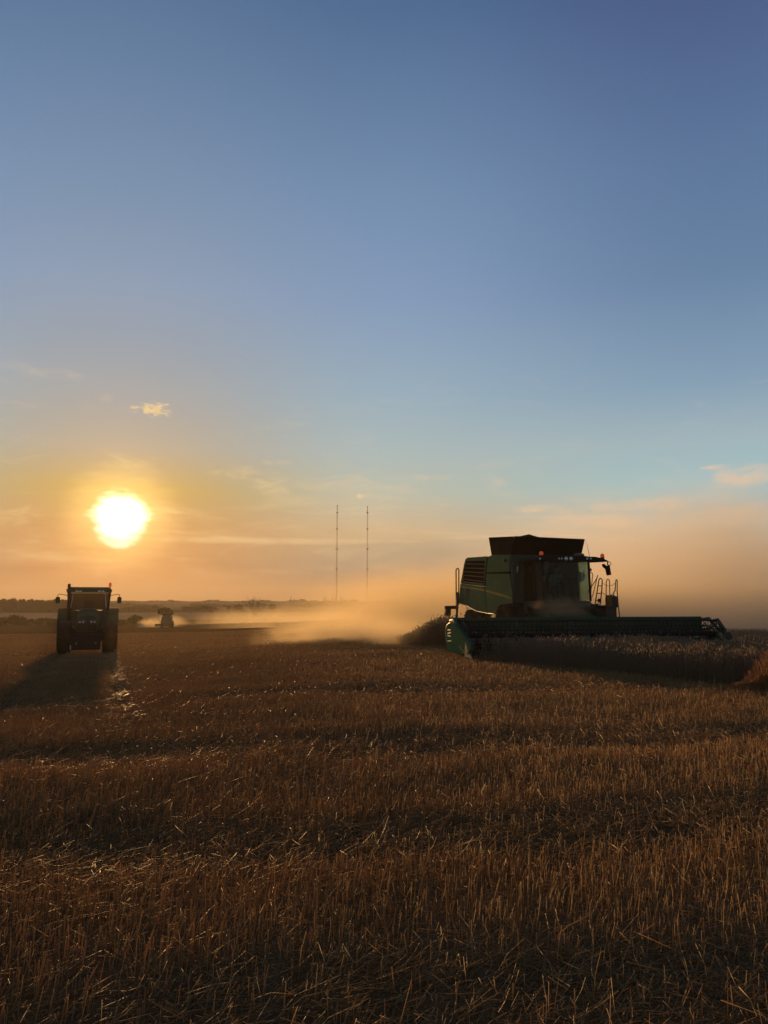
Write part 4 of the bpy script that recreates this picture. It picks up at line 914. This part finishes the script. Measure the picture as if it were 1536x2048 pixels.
def prisms(base, top, w0, w1, k=3, mid=None):
    """thin k-sided stalks from base to top (n,3); mid = optional middle ring"""
    n_ = len(base); ax_ = top - base; ax_ /= np.linalg.norm(ax_, axis=1)[:, None] + 1e-9
    a = np.cross(ax_, np.array([.37, .21, .9])); a /= np.linalg.norm(a, axis=1)[:, None] + 1e-9; b = np.cross(ax_, a)
    rings = [(base, w0), (top, w1)] if mid is None else [(base, w0), (mid, (w0 + w1) / 2), (top, w1)]
    ph = rng.uniform(0, 6.28, n_); V_ = []
    for p, w_ in rings:
        for j in range(k):
            t = ph + 2 * math.pi * j / k; V_.append(p + (a * np.cos(t)[:, None] + b * np.sin(t)[:, None]) * np.asarray(w_)[:, None])
    m_ = len(rings) * k; V_ = np.stack(V_, 1).reshape(-1, 3); o = np.arange(n_)[:, None] * m_; F_ = []
    for r_ in range(len(rings) - 1):
        for j in range(k): F_.append(o + np.array([r_ * k + j, r_ * k + (j + 1) % k, (r_ + 1) * k + (j + 1) % k, (r_ + 1) * k + j])[None, :])
    cap = (len(rings) - 1) * k; F_.append(o + np.array([cap, cap + 1, cap + 2, cap + 2 if k == 3 else cap + 3])[None, :])
    return V_, np.concatenate(F_, 0), m_
def fix(Q_):                                     # drop degenerate cap quads
    return Q_
def cap_tris(parts): pass
acc = {}
def push(key, V_, F_, C_):
    L = acc.setdefault(key, [[], [], [], 0]); L[0].append(V_); L[1].append(F_ + L[3]); L[2].append(C_); L[3] += len(V_)
def finish(key, name, m, label, cat):
    L = acc[key]; V_ = np.concatenate(L[0]); F_ = np.concatenate(L[1]); C_ = np.concatenate(L[2])
    deg = F_[:, 2] == F_[:, 3]; q_, t_ = F_[~deg], F_[deg][:, :3]
    me = bpy.data.meshes.new(name); me.vertices.add(len(V_)); me.vertices.foreach_set('co', V_.astype(np.float32).ravel())
    li = np.concatenate([q_.ravel(), t_.ravel()]).astype(np.int32); me.loops.add(len(li)); me.loops.foreach_set('vertex_index', li)
    ls = np.concatenate([np.arange(len(q_)) * 4, len(q_) * 4 + np.arange(len(t_)) * 3]).astype(np.int32)
    me.polygons.add(len(ls)); me.polygons.foreach_set('loop_start', ls); me.update(calc_edges=True)
    a = me.color_attributes.new('tint', 'FLOAT_COLOR', 'POINT'); c4 = np.ones((len(V_), 4), np.float32); c4[:, :3] = C_; a.data.foreach_set('color', c4.ravel())
    me.materials.append(m); o = bpy.data.objects.new(name, me); col.objects.link(o); return tag(o, label, cat, kind='stuff')
def tints(n_, m_, green=.06, x=None, y=None):
    f = rng.beta(2, 2, n_)
    if x is not None: f = np.clip(f * .6 + .55 * fbm(x * .35, y * .35, 55) - .05, 0, 1)
    g_ = (rng.random(n_) < green) * rng.uniform(.3, 1, n_); C_ = np.stack([f, g_, rng.random(n_)], 1); return np.repeat(C_, m_, 0)
# stubble: denser and thicker-sided near the camera
for (y0, y1, dens, wd) in [(-2.5, 2.0, 60, .0018), (2.0, 6.5, 950, .0018), (6.5, 11, 680, .0020), (11, 18, 620, .0020), (18, 30, 300, .0030), (30, 55, 100, .0052), (55, 100, 18, .010)]:
    x, y = scatter(y0, y1, dens); lt_ = litter(x, y); tr_ = track(x, y)
    keep = (rng.random(len(x)) > lt_ * .80) & (rng.random(len(x)) > tr_ * .85) & ~uncut(x, y) & (rng.random(len(x)) < .30 + 1.1 * fbm(x * .9, y * .9, 71))
    x, y = x[keep], y[keep]; n_ = len(x); z = height(x, y) - .015
    hgt = rng.normal(.112, .028, n_).clip(.04, .20) * (.75 + .5 * fbm(x * .4, y * .4, 13)) * (1 + .5 * (rng.random(n_) < .03))
    hgt *= 1 - .25 * sstep(y, 7, 14)
    lean = np.abs(rng.normal(0, .24, n_)); la = rng.normal(.5, 1.1, n_) ; big = rng.random(n_) < .10; lean = np.where(big, rng.uniform(.4, 1.1, n_), lean)
    top = np.stack([x + hgt * np.sin(lean) * np.cos(la), y + hgt * np.sin(lean) * np.sin(la), z + hgt * np.cos(lean)], 1); base = np.stack([x, y, z], 1)
    w_ = wd * rng.uniform(.7, 1.35, n_); V_, F_, m_ = prisms(base, top, w_, w_ * .95); push('stub', V_, F_, tints(n_, m_, .05, x, y))
    if y1 <= 18:                                 # torn leaf sheaths hanging off the stalks
        s_ = rng.random(n_) < .35; k_ = s_.sum(); b2 = (base + (top - base) * rng.uniform(.2, .8, (n_, 1)))[s_]; a2 = rng.uniform(0, 6.28, k_); L_ = rng.uniform(.03, .11, k_)
        t2 = b2 + np.stack([np.cos(a2) * L_, np.sin(a2) * L_, rng.uniform(-.03, .05, k_)], 1); V_, F_, m_ = prisms(b2, t2, wd * .9 * np.ones(k_), wd * .3 * np.ones(k_)); push('stub', V_, F_, tints(k_, m_, .10, x[s_], y[s_]))
finish('stub', 'stubble', STUB, 'short cut straw stubble standing over the field', 'stubble')
# straw lying loose
for (y0, y1, dens, wd) in [(-2.5, 2.0, 40, .0018), (2.0, 6.5, 1250, .0016), (6.5, 12, 640, .0019), (12, 22, 220, .0028), (22, 45, 60, .0050)]:
    x, y = scatter(y0, y1, dens, rows=0); lt_ = litter(x, y); tr_ = track(x, y)
    keep = (rng.random(len(x)) < .16 + .84 * np.maximum(lt_, tr_)) & ~uncut(x, y); x, y = x[keep], y[keep]; n_ = len(x); tr_ = tr_[keep]
    L_ = rng.gamma(3.2, .042, n_).clip(.03, .42); a = np.where(tr_ > .4, rng.normal(math.radians(-70), .35, n_), np.where(rng.random(n_) < .55, rng.normal(.75, .55, n_), rng.uniform(0, 6.28, n_)))
    pit = np.where(tr_ > .4, rng.normal(.02, .05, n_), np.abs(rng.normal(.05, .16, n_))); z = height(x, y) + rng.uniform(.0, .055, n_) * (1 - .6 * tr_)
    base = np.stack([x, y, z], 1); dv = np.stack([np.cos(a) * np.cos(pit), np.sin(a) * np.cos(pit), np.sin(pit)], 1); top = base + dv * L_[:, None]
    mid = (base + top) / 2 + rng.normal(0, .022, (n_, 3)) * L_[:, None] * 4 * np.array([1, 1, .4]); w_ = wd * rng.uniform(.6, 1.4, n_)
    V_, F_, m_ = prisms(base, top, w_, w_ * .9, 3, mid); push('loose', V_, F_, tints(n_, m_, .05))
x, y = scatter(2.3, 9, 520, rows=0); keep = rng.random(len(x)) < .35 + .65 * litter(x, y); x, y = x[keep], y[keep]; n_ = len(x)      # chaff
a = rng.uniform(0, 6.28, n_); b_ = np.stack([x, y, height(x, y) + rng.uniform(0, .03, n_)], 1); t_ = b_ + np.stack([np.cos(a), np.sin(a), rng.uniform(-.2, .5, n_)], 1) * rng.uniform(.01, .04, n_)[:, None]
V_, F_, m_ = prisms(b_, t_, .0035 * np.ones(n_), .0022 * np.ones(n_)); push('loose', V_, F_, tints(n_, m_, .08))
finish('loose', 'loose_straw', LOOSE, 'loose cut straw and chaff lying on the stubble', 'straw')
# standing wheat
def wheat(x, y, wd, hm, key='crop', ragged=1.0):
    n_ = len(x); z = height(x, y) - .02; h_ = hm * rng.normal(1, .09, n_).clip(.6, 1.25) * (.70 + .60 * fbm(x * 1.1, y * 1.1, 91)); la = rng.normal(.2, 1.3, n_); lean = np.abs(rng.normal(0, .20 * ragged, n_)) + .4 * (rng.random(n_) < .16)
    base = np.stack([x, y, z], 1); mid = base + np.stack([h_ * .5 * np.sin(lean * .5) * np.cos(la), h_ * .5 * np.sin(lean * .5) * np.sin(la), h_ * .52], 1)
    top = base + np.stack([h_ * np.sin(lean) * np.cos(la), h_ * np.sin(lean) * np.sin(la), h_ * np.cos(lean)], 1); w_ = wd * rng.uniform(.7, 1.3, n_)
    V_, F_, m_ = prisms(base, top, w_, w_ * .7, 3, mid); T_ = tints(n_, 1, .10, x, y); push(key, V_, F_, np.repeat(T_, m_, 0))
    nod = rng.uniform(.2, 2.4, n_); L_ = rng.uniform(.07, .11, n_)                           # ears, most of them nodding
    e1 = top + np.stack([np.sin(nod * .5) * np.cos(la), np.sin(nod * .5) * np.sin(la), np.cos(nod * .5)], 1) * (L_ * .5)[:, None]
    e2 = e1 + np.stack([np.sin(nod) * np.cos(la), np.sin(nod) * np.sin(la), np.cos(nod)], 1) * (L_ * .6)[:, None]
    V_, F_, m_ = prisms(top, e2, w_ * 1.6, w_ * 1.1, 3, e1); V_ = V_.reshape(n_, 9, 3); c_ = e1[:, None, :]; V_[:, 3:6] = c_ + (V_[:, 3:6] - c_) * 2.6; push(key, V_.reshape(-1, 3), F_, np.repeat(T_, m_, 0))
    for _ in range(2):                                                                       # leaves
        s_ = rng.random(n_) < .8; k_ = s_.sum(); f_ = rng.uniform(.15, .75, (k_, 1)); b2 = base[s_] + (top - base)[s_] * f_; a2 = rng.uniform(0, 6.28, k_); l2 = rng.uniform(.08, .22, k_)
        m2 = b2 + np.stack([np.cos(a2) * l2 * .5, np.sin(a2) * l2 * .5, rng.uniform(.0, .08, k_)], 1); t2 = b2 + np.stack([np.cos(a2) * l2, np.sin(a2) * l2, rng.uniform(-.14, .02, k_)], 1)
        V_, F_, m_ = prisms(b2, t2, w_[s_] * 1.2, w_[s_] * .4, 3, m2); push(key, V_, F_, np.repeat(T_[s_], m_, 0))
def poly_pts(poly, dens, y1):
    xs_ = [p[0] for p in poly]; ys_ = [p[1] for p in poly]; n_ = int(dens * (max(xs_) - min(xs_)) * (min(max(ys_), y1[1]) - max(min(ys_), y1[0])))
    x = rng.uniform(min(xs_), max(xs_), n_); y = rng.uniform(max(min(ys_), y1[0]), min(max(ys_), y1[1]), n_); k = inside(x, y, poly) & uncut(x, y) & (np.abs(x) < y * .56 + 3)
    return x[k], y[k]
for rngy, dens, wd in (((10, 20), 300, .0030), ((20, 27), 230, .0036), ((27, 40), 60, .007), ((40, 80), 16, .014)):
    x, y = poly_pts(CR_POLY, dens, rngy); e_ = fbm(x * 1.5, y * 1.5, 17); wheat(x, y, wd, .57 - .33 * sstep(x, 8.0, 11.0) * sstep(y, 17, 23))
finish('crop', 'standing_wheat', CROP, 'ripe standing wheat in front of the harvester header', 'wheat')
x, y = poly_pts(CM_POLY, 420, (28, 40)); wheat(x, y, .0045, .22 + .68 * sstep(x - (y - 30) * .1, .4, 2.2), 'crop2')
for rngy, dens, wd in (((80, 120), 16, .016), ((120, 220), 6, .028)):
    x, y = poly_pts(CB_POLY, dens, rngy); wheat(x, y, wd, .72, 'crop2')
finish('crop2', 'standing_wheat', CROP, 'strip of standing wheat behind the dust left of the harvester', 'wheat')

n_ = 9000; x = rng.uniform(6.5, 10.5, n_); y = 14.5 + rng.uniform(-1, 1, n_) * (.15 + .28 * (x - 6.5)); h_ = (.12 + .50 * sstep(x, 6.55, 7.4)) * rng.normal(1, .13, n_).clip(.6, 1.3)      # cut face of uncut stalks
la = rng.normal(2.6, 1.0, n_); lean = np.abs(rng.normal(.12, .16, n_)); b_ = np.stack([x, y, height(x, y) - .02], 1)
V_, F_, m_ = prisms(b_, b_ + np.stack([h_ * np.sin(lean) * np.cos(la), h_ * np.sin(lean) * np.sin(la), h_ * np.cos(lean)], 1), .0030 * rng.uniform(.7, 1.3, n_), .0022 * np.ones(n_)); push('clump', V_, F_, tints(n_, m_, .04, x, y))
finish('clump', 'standing_wheat', CLUMP, 'reddish clump of uncut wheat at the right frame edge', 'wheat')
# flattened shiny straw pressed into the wheel track under the sun
n_ = 1900; v_ = rng.uniform(2.5, 26, n_); u_ = .98 + rng.normal(0, .065, n_); x = TX0 + u_ * math.cos(DRIVE) + v_ * math.sin(DRIVE); y = TY0 + u_ * math.sin(DRIVE) - v_ * math.cos(DRIVE)
a = rng.normal(math.radians(10), .7, n_); L_ = rng.uniform(.06, .22, n_); p_ = rng.normal(0, .10, n_); b_ = np.stack([x, y, height(x, y) + rng.uniform(.02, .07, n_)], 1)
V_, F_, m_ = prisms(b_, b_ + np.stack([np.cos(a) * np.cos(p_), np.sin(a) * np.cos(p_), np.sin(p_)], 1) * L_[:, None], 0.0032 * np.ones(n_), .0026 * np.ones(n_)); push('flat', V_, F_, tints(n_, m_, .02))
finish('flat', 'flattened_straw', straw_mat('pressed shiny straw', STRAW_A, STRAW_B, .30, .46, .25), 'shiny flattened straw in the wheel track right of the tractor', 'straw')
# ---------------------------------------------------------------- dust and added veils
def dust(name, label, c, r, dens, seed, scale=2.2, colr=(.74, .61, .37), g=.36, soft=1.0, thr=.36, rot=0, hi=.72):
    m = bpy.data.materials.new('dust ' + str(seed)); m.use_nodes = True; nt = NT(m.node_tree); nt.n.remove(nt.n['Principled BSDF'])
    tc = nt.node('ShaderNodeTexCoord'); v = tc.outputs['Object']; L = nt.node('ShaderNodeVectorMath', {0: v}, operation='LENGTH').outputs['Value']
    wv = nt.node('ShaderNodeVectorMath', {0: v, 1: (r[0] / max(r), r[1] / max(r), r[2] / max(r))}, operation='MULTIPLY').outputs[0]
    wv = nt.node('ShaderNodeVectorMath', {0: wv, 1: (seed * 3.1, seed * 1.7, 0)}, operation='ADD').outputs[0]
    nz = nt.node('ShaderNodeTexNoise', {'Vector': wv, 'Scale': scale, 'Detail': 6.0, 'Roughness': .62, 'Distortion': .8}).outputs[0]
    fall = nt.math('SUBTRACT', 1.0, nt.smooth(L, .15, .98)); fall = nt.math('POWER', fall, soft)
    dn = nt.math('MULTIPLY', fall, nt.smooth(nt.math('ADD', nz, nt.math('MULTIPLY', fall, .10)), thr, hi)); dn = nt.math('MULTIPLY', dn, dens)
    pv = nt.node('ShaderNodeVolumePrincipled', {'Color': (*colr, 1), 'Density': dn, 'Anisotropy': g}); nt.l.new(pv.outputs[0], nt.n['Material Output'].inputs['Volume'])
    o = MB().sphere((0, 0, 0), 1.0, 24, 14).build(name, m); o.location = c; o.scale = r; o.rotation_euler = (0, 0, rot); o.display_type = 'WIRE'
    return tag(o, label, 'dust', kind='stuff')
gz = lambda x, y: hz(x, y)
dust('dust_or_veil', 'bright orange dust trailing low over the stubble left of the harvester', (-2.3, 36.5, gz(-2, 36)), (4.6, 6.5, 1.7), .40, 1, 5.0, thr=.41, g=.34, hi=.64)
dust('dust_or_veil', 'billowing orange dust rising beside the rear of the harvester', (1.2, 44, gz(1, 44) + .2), (5.2, 10.0, 4.4), .19, 10, 4.6, thr=.40, g=.34, hi=.64)
dust('dust_or_veil', 'broad dust bank hanging behind the harvester', (7.0, 62, gz(8, 62) + .3), (18, 25, 6.6), .16, 2, 2.6, thr=.28)
dust('dust_or_veil', 'tall thin dust drifting up beyond the right end of the header', (27, 70, gz(27, 70) + 1.0), (27, 36, 15.0), .085, 3, 2.4, thr=.28, colr=(.82, .73, .55))
dust('dust_or_veil', 'low wide dust bank lying over the field at the right', (30, 72, gz(30, 72)), (42, 40, 5.0), .20, 8, 2.4, thr=.26, colr=(.82, .72, .53))
fd = CM @ Vector((-.15, -1.75, 1.35))
dust('dust_or_veil', 'brown chaff dust in front of the harvester feeder house', fd, (1.3, .8, .68), 1.5, 4, 1.6, (.78, .52, .28), .2)
p5 = at(286, 1254, 228); dust('dust_or_veil', 'pale puff of dust left of the distant harvester', (p5.x, 233, gz(p5.x, 228)), (4.6, 4.5, 3.4), .7, 5, 2.2, thr=.42)
p6 = at(492, 1250, 214); dust('dust_or_veil', 'long low dust trail right of the distant harvester', (p6.x, 225, gz(p6.x, 214) + .2), (23, 13, 6.0), .12, 6, 3.0)
p7 = at(610, 1240, 150); dust('dust_or_veil', 'thin dust drifting between the distant trail and the harvester', (p7.x, 150, gz(p7.x, 150) + .2), (24, 30, 6.0), .05, 7, 2.4)

hz9 = (-9, 27, gz(-9, 27) + .5)
dust('dust_or_veil', 'thin added veil round the tractor imitating lens glare under the sun', hz9, (15, 19, 5.0), .0008, 9, .6, g=.6, thr=-.6)  # added volume imitating veiling glare, so the dark tractor reads lighter

dust('dust_or_veil', 'brown dust over the ragged crop edge at the near end of the header', (.7, 31.2, gz(.7, 31) + .2), (2.1, 3.0, 1.3), .42, 12, 2.4, thr=.25, g=.4)

p13 = at(334, 1250, 241); dust('dust_or_veil', 'pale dust hanging just behind the distant harvester', (p13.x, 241, gz(p13.x, 241) + .3), (9, 7, 4.2), .22, 13, 2.0, thr=.2)
dust('dust_or_veil', 'thin added veil round the harvester lifting its darks', (6, 27, gz(6, 27) + 1), (14, 14, 6.0), .0006, 14, .6, g=.5, thr=-.6)  # added volume that lifts the blacks of the machine
